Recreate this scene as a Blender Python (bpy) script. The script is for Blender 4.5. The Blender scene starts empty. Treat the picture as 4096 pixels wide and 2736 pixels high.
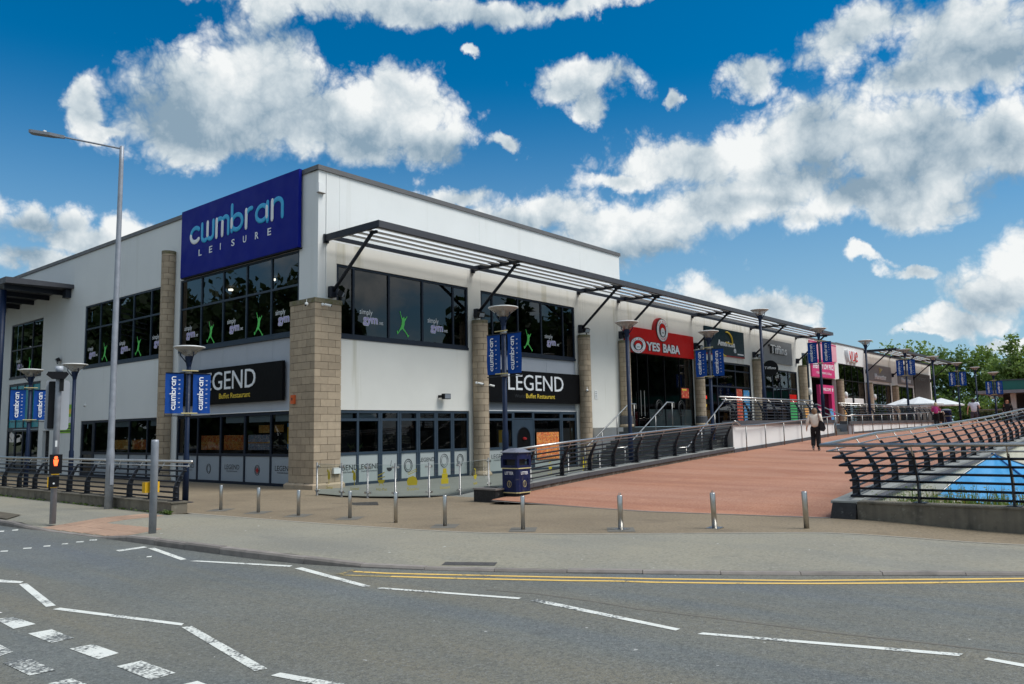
import bpy, math, random
import numpy as np
from mathutils import Vector, Matrix
random.seed(7); RNG = np.random.default_rng(7)
R_ = math.radians
SC = bpy.context.scene
COL = SC.collection

# ------------------------------------------------------------------ camera
# world frame: origin = ground at the corner pillar, +X along the right-hand facade, +Y along the left-hand facade
CF = 3165.2                                   # focal length in pixels of the 4096 px wide photograph
yaw, pit, rol = R_(39.709), R_(6.293), R_(-1.044)
CAM = np.array([-14.9899, -20.4767, 1.65])
fw = np.array([math.cos(pit)*math.cos(yaw), math.cos(pit)*math.sin(yaw), math.sin(pit)])
_r = np.array([math.sin(yaw), -math.cos(yaw), 0.0]); _u = np.cross(_r, fw)
CR = math.cos(rol)*_r + math.sin(rol)*_u
CU = -math.sin(rol)*_r + math.cos(rol)*_u
cd = bpy.data.cameras.new('camera'); co = bpy.data.objects.new('camera', cd); COL.objects.link(co)
co.matrix_world = Matrix(((CR[0], CU[0], -fw[0], CAM[0]), (CR[1], CU[1], -fw[1], CAM[1]), (CR[2], CU[2], -fw[2], CAM[2]), (0, 0, 0, 1)))
cd.sensor_width = 36; cd.lens = CF/4096*36; cd.clip_start = 0.1; cd.clip_end = 8000
SC.camera = co

def ray(x, y): return (x-2048)*CR/CF-(y-1368)*CU/CF+fw
def onz(x, y, z=0.0): d = ray(x, y); return CAM+d*((z-CAM[2])/d[2])
def ony(x, y, Y): d = ray(x, y); return CAM+d*((Y-CAM[1])/d[1])
def b1(x, y): return (x/1.9567, 2000+y/1.9567)
def b2(x, y): return (1000+x/1.5653, 2000+y/1.5653)
def b3(x, y): return (2400+x/1.3844, 2000+y/1.3844)

# ------------------------------------------------------------------ light
SUN_DIR = Vector((0.24, -0.50, 0.83)).normalized()      # towards the sun
SUN_EL = math.asin(SUN_DIR.z)
SUN_AZ = math.atan2(SUN_DIR.x, SUN_DIR.y)
sl = bpy.data.lights.new('sun', 'SUN'); so = bpy.data.objects.new('sun', sl); COL.objects.link(so)
sl.energy = 2.9; sl.angle = R_(30); sl.color = (1.0, 0.97, 0.92)
so.rotation_euler = (-SUN_DIR).to_track_quat('-Z', 'Y').to_euler()

W = bpy.data.worlds.new('World'); SC.world = W; W.use_nodes = True
def build_sky():
    nt = W.node_tree; N = nt.nodes; L = nt.links; N.clear()
    def node(t, **k):
        n = N.new(t)
        for a, b in k.items(): setattr(n, a, b)
        return n
    def math_(op, a, b=None, c=None):
        n = node('ShaderNodeMath', operation=op)
        for i, v in enumerate((a, b, c)):
            if v is None: continue
            if isinstance(v, (int, float)): n.inputs[i].default_value = v
            else: L.new(v, n.inputs[i])
        return n.outputs[0]
    def vmath(op, a, b=None):
        n = node('ShaderNodeVectorMath', operation=op)
        for i, v in enumerate((a, b)):
            if v is None: continue
            if isinstance(v, (tuple, list)): n.inputs[i].default_value = v
            else: L.new(v, n.inputs[i])
        return n.outputs['Value' if op in ('DOT_PRODUCT', 'LENGTH') else 'Vector']
    def ramp(v, a, b, lo=0.0, hi=1.0):
        n = node('ShaderNodeMapRange', interpolation_type='SMOOTHSTEP'); L.new(v, n.inputs[0])
        for i, q in enumerate((a, b, lo, hi)): n.inputs[i+1].default_value = q
        return n.outputs[0]
    tc = node('ShaderNodeTexCoord').outputs['Generated']
    d = vmath('NORMALIZE', tc)
    F0 = (math.cos(yaw), math.sin(yaw), 0); R0 = (math.sin(yaw), -math.cos(yaw), 0)
    az = math_('ARCTAN2', vmath('DOT_PRODUCT', d, R0), vmath('DOT_PRODUCT', d, F0))
    sep = node('ShaderNodeSeparateXYZ'); L.new(d, sep.inputs[0])
    el = math_('ARCSINE', sep.outputs[2])
    cmb = node('ShaderNodeCombineXYZ'); L.new(az, cmb.inputs[0]); L.new(el, cmb.inputs[1])
    uv = cmb.outputs[0]
    def noise(vec, scale, detail, rough=0.55, off=(0, 0, 0)):
        m = node('ShaderNodeVectorMath', operation='ADD'); L.new(vec, m.inputs[0]); m.inputs[1].default_value = off
        n = node('ShaderNodeTexNoise'); L.new(m.outputs[0], n.inputs['Vector'])
        n.inputs['Scale'].default_value = scale; n.inputs['Detail'].default_value = detail; n.inputs['Roughness'].default_value = rough
        return n
    # wind-torn outline: the layout of the cumulus is warped by fractal noise
    def warped(amp, scale, detail, rough, off):
        nz = noise(d, scale, detail, rough, off)
        v = vmath('SUBTRACT', nz.outputs['Color'], (0.5, 0.5, 0.5))
        n = node('ShaderNodeVectorMath', operation='SCALE'); L.new(v, n.inputs[0]); n.inputs['Scale'].default_value = amp
        return n.outputs[0]
    w1 = vmath('ADD', uv, warped(0.13, 7.0, 7.0, 0.58, (3.1, 0.4, 1.7)))
    w0 = vmath('ADD', uv, warped(0.08, 6.0, 3.0, 0.5, (5.1, 2.4, 0.7)))
    flat = node('ShaderNodeVectorMath', operation='MULTIPLY'); L.new(w1, flat.inputs[0]); flat.inputs[1].default_value = (1, 1, 0)
    w1 = flat.outputs[0]
    def azel(px, py):
        v = ray(px*1.7452, py*1.7452); v = v/np.linalg.norm(v)
        return math.atan2(float(v@np.array(R0)), float(v@np.array(F0))), math.asin(float(v[2]))
    def field(blobs, vec, sharp, grow=1.0):
        out = None
        for (px, py, rx, ry) in blobs:
            rx, ry = rx*grow, ry*grow
            c = azel(px, py); ex = azel(px+rx, py); ey = azel(px, py-ry)
            a = max(.004, math.hypot(ex[0]-c[0], ex[1]-c[1])); b = max(.004, abs(ey[1]-c[1]))
            m = node('ShaderNodeMapping', vector_type='POINT'); L.new(vec, m.inputs[0])
            m.inputs['Scale'].default_value = (1/a, 1/b, 0); m.inputs['Location'].default_value = (-c[0]/a, -c[1]/b, 0)
            ln = vmath('LENGTH', m.outputs[0])
            out = ln if out is None else math_('SMOOTH_MIN', out, ln, sharp)
        return math_('SUBTRACT', 1.0, out)
    body = [(430, 215, 150, 115), (600, 215, 170, 130), (470, 300, 210, 75), (760, 300, 260, 85), (900, 245, 120, 85), (980, 320, 95, 50),
            (185, 235, 42, 55), (225, 290, 45, 22), (35, 490, 60, 40), (135, 485, 60, 42), (200, 540, 210, 45), (60, 605, 130, 40),
            (680, 20, 170, 60), (980, 20, 330, 45), (1400, 5, 230, 30), (1340, 190, 125, 52), (1350, 250, 45, 30), (1712, 175, 62, 50),
            (1550, 195, 18, 22), (1100, 128, 26, 13), (1145, 330, 42, 24), (1990, 70, 190, 100), (2230, 110, 210, 125), (2120, 200, 170, 60),
            (1560, 350, 170, 65), (1850, 350, 260, 105), (2130, 350, 240, 105), (2330, 330, 110, 110), (1720, 440, 280, 70), (2040, 465, 240, 55),
            (1430, 412, 90, 26), (1010, 440, 120, 28), (1240, 480, 170, 55), (1440, 520, 220, 70), (1400, 590, 190, 45), (1710, 695, 165, 48),
            (1840, 690, 70, 38), (2260, 640, 110, 75), (2345, 600, 90, 80), (2180, 725, 110, 34), (2012, 582, 38, 16), (2095, 604, 50, 17),
            (2120, 755, 80, 16), (2300, 772, 80, 18), (-150, 480, 120, 70), (2560, 300, 150, 140), (2500, 700, 140, 50)]
    # cauliflower heads: fractal cells swell the outline and model the light
    wc = vmath('ADD', uv, warped(0.05, 10.0, 5.0, 0.6, (7.7, 3.3, 1.2)))
    vo = node('ShaderNodeTexVoronoi', voronoi_dimensions='2D', feature='F1'); L.new(wc, vo.inputs['Vector'])
    vo.inputs['Scale'].default_value = 13.0; vo.inputs['Detail'].default_value = 4.0; vo.inputs['Roughness'].default_value = 0.6; vo.inputs['Lacunarity'].default_value = 2.2
    cell = vo.outputs['Distance']
    puff = math_('SUBTRACT', 0.56, cell)
    F = math_('ADD', field(body, w1, 0.2, 1.29), math_('MULTIPLY', puff, 0.46))
    # beyond the frame the same broken cumulus goes on
    c0 = azel(1173, 330)
    m = node('ShaderNodeMapping', vector_type='POINT'); L.new(uv, m.inputs[0])
    m.inputs['Scale'].default_value = (1/.86, 1/.62, 0); m.inputs['Location'].default_value = (-c0[0]/.86, -c0[1]/.62, 0)
    away = ramp(vmath('LENGTH', m.outputs[0]), 0.9, 1.15)
    sv = node('ShaderNodeVectorMath', operation='MULTIPLY'); L.new(d, sv.inputs[0]); sv.inputs[1].default_value = (1, 1, 1.9)
    gen = noise(sv.outputs[0], 3.2, 9.0, 0.55, (1.3, 7.7, 2.2)).outputs['Fac']
    G = math_('SUBTRACT', math_('MULTIPLY', math_('SUBTRACT', gen, 0.44), 3.2), math_('MULTIPLY', math_('SUBTRACT', 1.0, away), 4.0))
    F = math_('MAXIMUM', F, G)
    alpha = ramp(F, -0.16, 0.32)
    # light and shade inside the clouds: billows plus grey undersides
    shade_b = [(560, 310, 230, 70), (720, 260, 70, 70), (900, 345, 150, 34), (960, 40, 300, 30), (640, 62, 90, 26), (2080, 180, 180, 50),
               (2290, 150, 90, 55), (1780, 400, 120, 32), (2010, 390, 160, 36), (2290, 440, 110, 36), (1690, 480, 130, 22), (1900, 500, 130, 16),
               (1380, 575, 150, 28), (1250, 520, 90, 22), (2280, 690, 80, 24), (2330, 345, 60, 40), (120, 515, 80, 18), (1340, 215, 70, 22)]
    fl2 = node('ShaderNodeVectorMath', operation='MULTIPLY'); L.new(w0, fl2.inputs[0]); fl2.inputs[1].default_value = (1, 1, 0)
    S = field(shade_b, fl2.outputs[0], 0.5)
    Sg = ramp(S, -1.1, 0.9)
    bil = noise(d, 9.0, 9.0, 0.55, (9.2, 1.1, 4.4)).outputs['Fac']
    bil2 = noise(d, 9.0, 5.0, 0.45, (9.2-.016, 1.1+.006, 4.4-.035)).outputs['Fac']
    rel = math_('MULTIPLY', math_('SUBTRACT', bil, bil2), 2.6)
    thick = ramp(F, 0.15, 0.95)
    lit = math_('SUBTRACT', math_('ADD', 0.97, math_('ADD', rel, math_('MULTIPLY', puff, 0.62))), math_('ADD', math_('MULTIPLY', Sg, 0.40), math_('MULTIPLY', thick, math_('MULTIPLY', bil, 0.36))))
    litc = node('ShaderNodeClamp'); L.new(lit, litc.inputs[0])
    cr = node('ShaderNodeValToRGB'); L.new(litc.outputs[0], cr.inputs[0]); cr.color_ramp.interpolation = 'LINEAR'
    e = cr.color_ramp.elements
    e[0].position = 0.0; e[0].color = (.26, .37, .47, 1)
    e[1].position = 1.0; e[1].color = (.92, .945, .945, 1)
    q = e.new(0.55); q.color = (.60, .68, .73, 1)
    csc = node('ShaderNodeVectorMath', operation='SCALE'); L.new(cr.outputs[0], csc.inputs[0]); csc.inputs['Scale'].default_value = CLOUD_GAIN
    sky = node('ShaderNodeTexSky', sky_type='NISHITA', sun_disc=False)
    sky.sun_elevation = SUN_EL; sky.sun_rotation = SUN_AZ; sky.altitude = 0; sky.air_density = 1.0; sky.dust_density = 0.5; sky.ozone_density = 2.5
    tn = node('ShaderNodeMix', data_type='RGBA', blend_type='MULTIPLY'); tn.inputs[0].default_value = 1.0; L.new(sky.outputs[0], tn.inputs[6]); tn.inputs[7].default_value = (.36, .86, 1.18, 1)
    hs = node('ShaderNodeHueSaturation'); L.new(tn.outputs[2], hs.inputs['Color'])
    hs.inputs['Hue'].default_value = 0.495; hs.inputs['Saturation'].default_value = 1.2; hs.inputs['Value'].default_value = SKY_VALUE
    hz = node('ShaderNodeMix', data_type='RGBA'); L.new(ramp(el, 0.44, -0.02, 0.0, 0.9), hz.inputs[0]); L.new(hs.outputs[0], hz.inputs[6]); hz.inputs[7].default_value = (4.6, 6.6, 8.0, 1)
    mix = node('ShaderNodeMix', data_type='RGBA'); L.new(alpha, mix.inputs[0]); L.new(hz.outputs[2], mix.inputs[6]); L.new(csc.outputs[0], mix.inputs[7])
    bg = node('ShaderNodeBackground'); L.new(mix.outputs[2], bg.inputs[0]); bg.inputs[1].default_value = 0.075
    out = node('ShaderNodeOutputWorld'); L.new(bg.outputs[0], out.inputs[0])
CLOUD_GAIN = 11.5; SKY_VALUE = 1.08
build_sky()
W.cycles.sampling_method = 'NONE'
SC.view_settings.view_transform = 'Standard'; SC.view_settings.look = 'None'
SC.view_settings.exposure = 0.2; SC.view_settings.gamma = 1.0
SC.cycles.max_bounces = 6; SC.cycles.diffuse_bounces = 3; SC.cycles.glossy_bounces = 3; SC.cycles.transparent_max_bounces = 12
SC.cycles.caustics_reflective = False; SC.cycles.caustics_refractive = False
SC.cycles.use_denoising = True

# ------------------------------------------------------------------ materials
MATS = {}
def M(name, col=(.5, .5, .5), rough=.6, metal=0.0, var=.12, scale=2.0, detail=5, bump=0.0, bscale=60, spec=.5, rnd=0.0,
      spots=None, streak=None, band=None, emit=None, col2=None, alpha=None, coat=0.0):
    """procedural Principled: world-space noise varies the colour, optional grit, per-object variation, streaks and spots"""
    if name in MATS: return MATS[name]
    m = bpy.data.materials.new(name); m.use_nodes = True; MATS[name] = m
    nt = m.node_tree; N = nt.nodes; L = nt.links; N.clear()
    out = N.new('ShaderNodeOutputMaterial'); p = N.new('ShaderNodeBsdfPrincipled'); L.new(p.outputs[0], out.inputs[0])
    p.inputs['Roughness'].default_value = rough; p.inputs['Metallic'].default_value = metal
    p.inputs['Specular IOR Level'].default_value = spec
    if coat: p.inputs['Coat Weight'].default_value = coat
    geo = N.new('ShaderNodeNewGeometry'); pos = geo.outputs['Position']
    def noise(s, d=5, r=.55, vec=None):
        n = N.new('ShaderNodeTexNoise'); L.new(vec or pos, n.inputs['Vector'])
        n.inputs['Scale'].default_value = s; n.inputs['Detail'].default_value = d; n.inputs['Roughness'].default_value = r
        return n.outputs['Fac']
    def mr(v, a, b, lo, hi):
        n = N.new('ShaderNodeMapRange'); L.new(v, n.inputs[0])
        for i, q in enumerate((a, b, lo, hi)): n.inputs[i+1].default_value = q
        return n.outputs[0]
    def mix(f, a, b, mode='MIX'):
        n = N.new('ShaderNodeMix'); n.data_type = 'RGBA'; n.blend_type = mode
        if isinstance(f, float): n.inputs[0].default_value = f
        else: L.new(f, n.inputs[0])
        for i, c in ((6, a), (7, b)):
            if isinstance(c, tuple): n.inputs[i].default_value = (*c, 1)
            else: L.new(c, n.inputs[i])
        return n.outputs[2]
    c = col
    if col2: c = mix(mr(noise(scale*.6, 4), .38, .62, 0, 1), col, col2)
    if var:
        g = mr(noise(scale, detail), .25, .75, 1-var, 1+var)
        cc = N.new('ShaderNodeCombineColor')
        for i in range(3): L.new(g, cc.inputs[i])
        c = mix(1.0, c, cc.outputs[0], 'MULTIPLY')
    if rnd:
        oi = N.new('ShaderNodeObjectInfo'); g = mr(oi.outputs['Random'], 0, 1, 1-rnd, 1+rnd)
        cc = N.new('ShaderNodeCombineColor')
        for i in range(3): L.new(g, cc.inputs[i])
        c = mix(1.0, c, cc.outputs[0], 'MULTIPLY')
    if band:                                        # long worn bands along the traffic direction
        mp = N.new('ShaderNodeMapping'); L.new(pos, mp.inputs[0]); mp.inputs['Rotation'].default_value = (0, 0, band[2]); mp.inputs['Scale'].default_value = band[3]
        g = noise(1.0, 3, .5, mp.outputs[0]); c = mix(mr(g, .48, .66, 0, .75), c, band[0]); c = mix(mr(g, .5, .34, 0, .75), c, band[1])
    if spots:                                       # (scale, threshold lo, hi, colour, strength)
        for (s, lo, hi, sc, st) in spots:
            f = mr(noise(s, 3, .6), lo, hi, 0, st); c = mix(f, c, sc)
    if streak:                                      # (horizontal scale, lo, hi, colour, strength)
        hs, lo, hi, sc, st = streak
        mp = N.new('ShaderNodeMapping'); L.new(pos, mp.inputs[0]); mp.inputs['Scale'].default_value = (hs, hs, hs*.06)
        f = mr(noise(1.0, 4, .6, mp.outputs[0]), lo, hi, 0, st); c = mix(f, c, sc)
    if isinstance(c, tuple): p.inputs['Base Color'].default_value = (*c, 1)
    else: L.new(c, p.inputs['Base Color'])
    if rough > .12 and not metal:
        L.new(mr(noise(scale*2.3, 3), .3, .7, max(0.05, rough-.08), min(1, rough+.08)), p.inputs['Roughness'])
    if bump:
        b = N.new('ShaderNodeBump'); b.inputs['Strength'].default_value = bump; b.inputs['Distance'].default_value = .01
        L.new(noise(bscale, 4, .6), b.inputs['Height']); L.new(b.outputs[0], p.inputs['Normal'])
    if emit:
        p.inputs['Emission Color'].default_value = (*emit[0], 1); p.inputs['Emission Strength'].default_value = emit[1]
    return m

def glass(name, tint, refl=1.0, rough=.0, ior=1.45):
    """window glass: tinted transmission with a Fresnel reflection"""
    m = bpy.data.materials.new(name); m.use_nodes = True; MATS[name] = m
    nt = m.node_tree; N = nt.nodes; L = nt.links; N.clear()
    out = N.new('ShaderNodeOutputMaterial'); tr = N.new('ShaderNodeBsdfTransparent'); gl = N.new('ShaderNodeBsdfGlossy')
    tr.inputs[0].default_value = (*tint, 1); gl.inputs['Roughness'].default_value = rough; gl.inputs['Color'].default_value = (refl, refl, refl, 1)
    geo = N.new('ShaderNodeNewGeometry'); n = N.new('ShaderNodeTexNoise'); L.new(geo.outputs['Position'], n.inputs['Vector'])
    n.inputs['Scale'].default_value = .9; n.inputs['Detail'].default_value = 1
    b = N.new('ShaderNodeBump'); b.inputs['Strength'].default_value = .12; b.inputs['Distance'].default_value = .012
    L.new(n.outputs['Fac'], b.inputs['Height']); L.new(b.outputs[0], gl.inputs['Normal'])
    fr = N.new('ShaderNodeFresnel'); fr.inputs[0].default_value = ior
    mx = N.new('ShaderNodeMixShader'); L.new(fr.outputs[0], mx.inputs[0]); L.new(tr.outputs[0], mx.inputs[1]); L.new(gl.outputs[0], mx.inputs[2])
    L.new(mx.outputs[0], out.inputs[0]); return m

def build_special():
    # worn thermoplastic paint: flakes away to the asphalt below
    def paint(name, col, wear):
        m = M(name, col, .6, var=.08, scale=6); nt = m.node_tree; N = nt.nodes; L = nt.links
        p = next(n for n in N if n.type == 'BSDF_PRINCIPLED'); src = p.inputs['Base Color'].links[0].from_socket
        geo = N.new('ShaderNodeNewGeometry')
        a = N.new('ShaderNodeTexNoise'); a.inputs['Scale'].default_value = 2.2; a.inputs['Detail'].default_value = 2
        b = N.new('ShaderNodeTexNoise'); b.inputs['Scale'].default_value = 38; b.inputs['Detail'].default_value = 4
        ad = N.new('ShaderNodeMath'); ad.operation = 'ADD'; mrn = N.new('ShaderNodeMapRange')
        for n in (a, b): L.new(geo.outputs['Position'], n.inputs['Vector'])
        L.new(a.outputs[0], ad.inputs[0]); L.new(b.outputs[0], ad.inputs[1]); L.new(ad.outputs[0], mrn.inputs[0])
        mrn.inputs[1].default_value = 1.02+wear; mrn.inputs[2].default_value = 1.2+wear; mrn.inputs[3].default_value = 0; mrn.inputs[4].default_value = .92
        mx = N.new('ShaderNodeMix'); mx.data_type = 'RGBA'; L.new(mrn.outputs[0], mx.inputs[0]); L.new(src, mx.inputs[6]); mx.inputs[7].default_value = (.075, .078, .075, 1)
        L.new(mx.outputs[2], p.inputs['Base Color'])
    paint('white_line', (.70, .71, .66), 0.06); paint('worn_line', (.68, .69, .64), -0.05); paint('yellow_line', (.76, .50, .13), .14); paint('faded_yellow', (.42, .32, .13), -.06)
    # lamp bowl
    m = bpy.data.materials.new('lamp_bowl'); m.use_nodes = True; MATS['lamp_bowl'] = m
    p = m.node_tree.nodes['Principled BSDF']; p.inputs['Base Color'].default_value = (.36, .35, .33, 1); p.inputs['Roughness'].default_value = .25
    p.inputs['Transmission Weight'].default_value = .0
    N = m.node_tree.nodes; L = m.node_tree.links; t = N.new('ShaderNodeBsdfTransparent'); x = N.new('ShaderNodeMixShader'); x.inputs[0].default_value = .45
    geo = N.new('ShaderNodeNewGeometry'); nz = N.new('ShaderNodeTexNoise'); nz.inputs['Scale'].default_value = 9; L.new(geo.outputs['Position'], nz.inputs['Vector'])
    cr = N.new('ShaderNodeMapRange'); L.new(nz.outputs[0], cr.inputs[0]); cr.inputs[3].default_value = .35; cr.inputs[4].default_value = .55; L.new(cr.outputs[0], x.inputs[0])
    L.new(p.outputs[0], x.inputs[1]); L.new(t.outputs[0], x.inputs[2]); L.new(x.outputs[0], N['Material Output'].inputs[0])
    # leaves: thin, light shines through
    for nm, c in (('leaf_birch', (.17, .26, .07)), ('leaf_dark', (.03, .06, .018)), ('leaf_mid', (.115, .195, .05)), ('leaf_weed', (.10, .17, .03)), ('leaf_dry', (.22, .2, .05))):
        m = M(nm, c, .55, var=.45, scale=.9, rnd=.1); N = m.node_tree.nodes; L = m.node_tree.links
        p = next(n for n in N if n.type == 'BSDF_PRINCIPLED'); t = N.new('ShaderNodeBsdfTranslucent'); t.inputs[0].default_value = (c[0]*1.5, c[1]*1.4, c[2], 1)
        x = N.new('ShaderNodeMixShader'); x.inputs[0].default_value = .35
        o = next(n for n in N if n.type == 'OUTPUT_MATERIAL'); L.new(p.outputs[0], x.inputs[1]); L.new(t.outputs[0], x.inputs[2]); L.new(x.outputs[0], o.inputs[0])
build_special()
M('asphalt', (.138, .147, .135), .82, var=.16, scale=.5, detail=6, bump=.5, bscale=60, band=((.19, .17, .12), (.11, .13, .155), -.38, (.85, .07, 1)),
  spots=[(26, .47, .62, (.06, .062, .06), .45), (34, .52, .66, (.24, .245, .235), .45), (70, .5, .66, (.03, .03, .03), .5), (11, .72, .745, (.5, .5, .48), .7), (.7, .66, .8, (.06, .06, .06), .45)])
M('pavement', (.235, .225, .185), .85, band=((.275, .25, .19), (.19, .185, .16), -.5, (.7, .15, 1)), var=.12, scale=.7, bump=.25, bscale=90, col2=(.27, .25, .19), spots=[(20, .48, .66, (.14, .135, .11), .5), (30, .53, .68, (.36, .35, .30), .45), (6, .73, .745, (.6, .6, .57), .8), (1.4, .6, .75, (.155, .15, .125), .45), (.5, .6, .8, (.3, .27, .2), .4)])
M('brown_tarmac', (.20, .155, .10), .85, var=.16, scale=.6, bump=.3, bscale=90, col2=(.235, .185, .12), spots=[(20, .48, .66, (.10, .078, .05), .55), (30, .53, .68, (.33, .27, .2), .5), (7, .735, .75, (.55, .53, .48), .8), (1.1, .58, .74, (.12, .09, .06), .5)])
M('red_tarmac', (.34, .165, .105), .85, band=((.39, .205, .138), (.29, .128, .078), .12, (1.5, .1, 1)), var=.16, scale=.4, bump=.3, bscale=90, col2=(.385, .18, .105), spots=[(20, .48, .66, (.25, .085, .045), .5), (30, .53, .68, (.55, .31, .22), .5), (8, .74, .755, (.65, .58, .5), .8), (.5, .57, .74, (.29, .105, .055), .5), (1.7, .62, .75, (.5, .27, .18), .4)])
M('forecourt_grey', (.19, .195, .175), .85, var=.12, scale=.8, bump=.2, bscale=100, spots=[(90, .56, .7, (.11, .11, .1), .3)])
M('kerb_concrete', (.23, .205, .185), .85, var=.2, scale=4, bump=.25, bscale=60, rnd=.12, spots=[(3, .58, .75, (.1, .095, .085), .6)])
M('edging', (.36, .33, .28), .8, var=.2, scale=6, bump=.2)
M('tactile', (.36, .235, .165), .8, var=.14, scale=4, bump=.2, bscale=90, rnd=.1)
M('render_white', (.74, .755, .745), .8, var=.035, scale=.6, bump=.06, bscale=90, streak=(2.2, .58, .8, (.45, .44, .38), .22))
M('render_canopy', (.75, .74, .69), .8, var=.05, scale=.6, bump=.06, bscale=90, streak=(1.7, .57, .74, (.30, .27, .12), .5))
M('clad_grey', (.42, .45, .50), .45, var=.05, scale=1.2, rnd=.03, streak=(3, .6, .8, (.3, .32, .36), .3))
M('clad_dark', (.22, .24, .27), .45, var=.05, scale=1.2)
M('coping_metal', (.12, .118, .12), .5, var=.1, scale=1.5)
M('block', (.39, .31, .22), .9, var=.10, scale=7, bump=.3, bscale=70, rnd=.14, spots=[(1.3, .6, .78, (.20, .17, .13), .4)])
M('block_mossy', (.19, .165, .11), .9, var=.25, scale=9, bump=.3, bscale=60, spots=[(6, .5, .65, (.12, .12, .03), .7)])
M('mortar', (.15, .115, .065), .95, var=.15, scale=20)
M('concrete_wall', (.17, .15, .115), .9, var=.2, scale=2.5, bump=.5, bscale=35, streak=(2.6, .48, .75, (.05, .046, .04), .7), spots=[(4, .55, .72, (.05, .052, .04), .7), (1.5, .52, .75, (.06, .055, .05), .7), (9, .6, .7, (.28, .26, .21), .5)])
M('rough_stone', (.11, .095, .075), .95, var=.45, scale=7, bump=.9, bscale=22, spots=[(8, .55, .68, (.27, .25, .21), .6)])
M('black_plinth', (.012, .012, .013), .7, var=.4, scale=9, bump=.3, spots=[(12, .62, .72, (.13, .13, .12), .6)])
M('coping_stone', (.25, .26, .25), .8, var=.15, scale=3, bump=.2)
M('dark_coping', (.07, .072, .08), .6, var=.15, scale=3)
M('frame_blue', (.014, .022, .038), .4, var=.1, scale=4, spec=.3)
M('frame_grey', (.035, .055, .08), .4, var=.1, scale=3, spec=.3)
M('canopy_steel', (.014, .018, .028), .45, spec=.3, var=.15, scale=2)
M('canopy_fascia', (.06, .062, .072), .45, spec=.35, var=.12, scale=1.5)
M('louvre', (.66, .70, .74), .35, var=.06, scale=2)
M('lamp_blue', (.005, .015, .045), .5, var=.2, scale=5, spec=.25)
M('rail_dark', (.006, .008, .014), .4, var=.3, scale=7, spec=.4)
M('steel', (.50, .49, .47), .33, metal=1.0, var=.1, scale=14)
M('steel_dull', (.26, .26, .255), .42, metal=1.0, var=.2, scale=10)
M('galvanised', (.30, .32, .36), .5, metal=.3, var=.2, scale=6)
M('black_paint', (.006, .006, .008), .5, spec=.25, var=.2, scale=5)
M('black_gloss', (.004, .004, .005), .4, var=.1, scale=4, spec=.15)
M('white_plastic', (.78, .79, .78), .4, var=.04)
M('letter_white', (.82, .84, .86), .45, var=.03)
M('letter_yellow', (.80, .58, .06), .5, var=.03)
M('letter_black', (.02, .022, .025), .5, var=.05)
M('letter_grey', (.16, .17, .18), .5, var=.05)
M('sign_blue', (.002, .009, .215), .5, var=.08, scale=.8, spec=.12)
M('logo_cyan', (.02, .40, .72), .4, var=.03)
M('banner_blue', (.007, .06, .29), .7, spec=.15, var=.07, scale=4, rnd=.05)
M('sign_red', (.62, .008, .006), .5, spec=.15, var=.08, scale=.9)
M('deep_red', (.35, .008, .01), .5, var=.08)
M('sign_pink', (.62, .03, .17), .45, var=.06)
M('pale_pink', (.78, .35, .42), .5, var=.05)
M('sign_teal', (.006, .025, .034), .4, spec=.2, var=.1)
M('sign_grey', (.20, .20, .205), .4, var=.08)
M('sign_brown', (.24, .22, .22), .5, var=.08)
M('stone_dark', (.10, .095, .085), .8, var=.2, scale=2, bump=.2)
M('decal_green', (.10, .62, .11), .5, var=.02)
M('decal_lilac', (.42, .36, .66), .5, var=.02)
M('decal_yellow', (.46, .37, .015), .5, var=.03)
M('frosted', (.30, .345, .39), .35, var=.03, scale=.8)
M('frosted_light', (.38, .42, .42), .35, var=.03, scale=.8)
M('blind', (.32, .38, .44), .6, var=.06)
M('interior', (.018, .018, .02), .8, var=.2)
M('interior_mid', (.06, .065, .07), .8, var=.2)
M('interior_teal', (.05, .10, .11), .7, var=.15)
M('orange_box', (.65, .12, .03), .5, var=.05)
M('safety_yellow', (.80, .44, .01), .45, var=.05)
M('food_red', (.60, .08, .02), .5, var=.5, scale=16, col2=(.75, .30, .06), spots=[(22, .57, .63, (.8, .62, .35), .8), (15, .6, .66, (.2, .03, .02), .8)])
M('food_mix', (.45, .35, .45), .5, var=.5, scale=18, col2=(.2, .3, .45), spots=[(24, .55, .62, (.8, .8, .75), .8), (17, .6, .66, (.1, .2, .08), .8)])
M('food_orange', (.70, .28, .05), .5, var=.3, scale=14, spots=[(18, .5, .6, (.85, .7, .3), .7)])
M('poster_blue', (.05, .27, .55), .5, var=.2, scale=4, spots=[(9, .58, .64, (.75, .5, .2), .8)])
M('poster_red', (.50, .05, .03), .5, var=.25, scale=4, spots=[(8, .56, .62, (.8, .55, .25), .8)])
M('poster_green', (.05, .38, .12), .5, var=.1)
M('poster_lime', (.25, .55, .03), .5, var=.08)
M('panel_teal', (.02, .33, .40), .3, var=.08, scale=1)
M('neon_red', (.8, .05, .03), emit=((1, .05, .03), 1.2)); M('neon_blue', (.05, .1, .8), emit=((.05, .1, 1), 1.0)); M('neon_yellow', (.8, .6, .05), emit=((.9, .6, .03), .7))
M('ceiling_lamp', (1, 1, .95), emit=((1, .9, .7), 9.0)); M('red_man', (.9, .1, .04), emit=((1, .10, .02), 2.6)); M('exit_green', (.05, .5, .1), emit=((.05, .6, .12), .6))
M('tent_blue', (.045, .29, .58), .45, var=.15, scale=2.5, bump=.6, bscale=7, spots=[(3, .55, .75, (.03, .22, .5), .5)])
M('tent_dark', (.012, .085, .26), .5, var=.15, scale=2.5)
M('parasol', (.66, .69, .70), .8, var=.05)
M('green_clad', (.01, .13, .10), .5, var=.1, scale=1)
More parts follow.
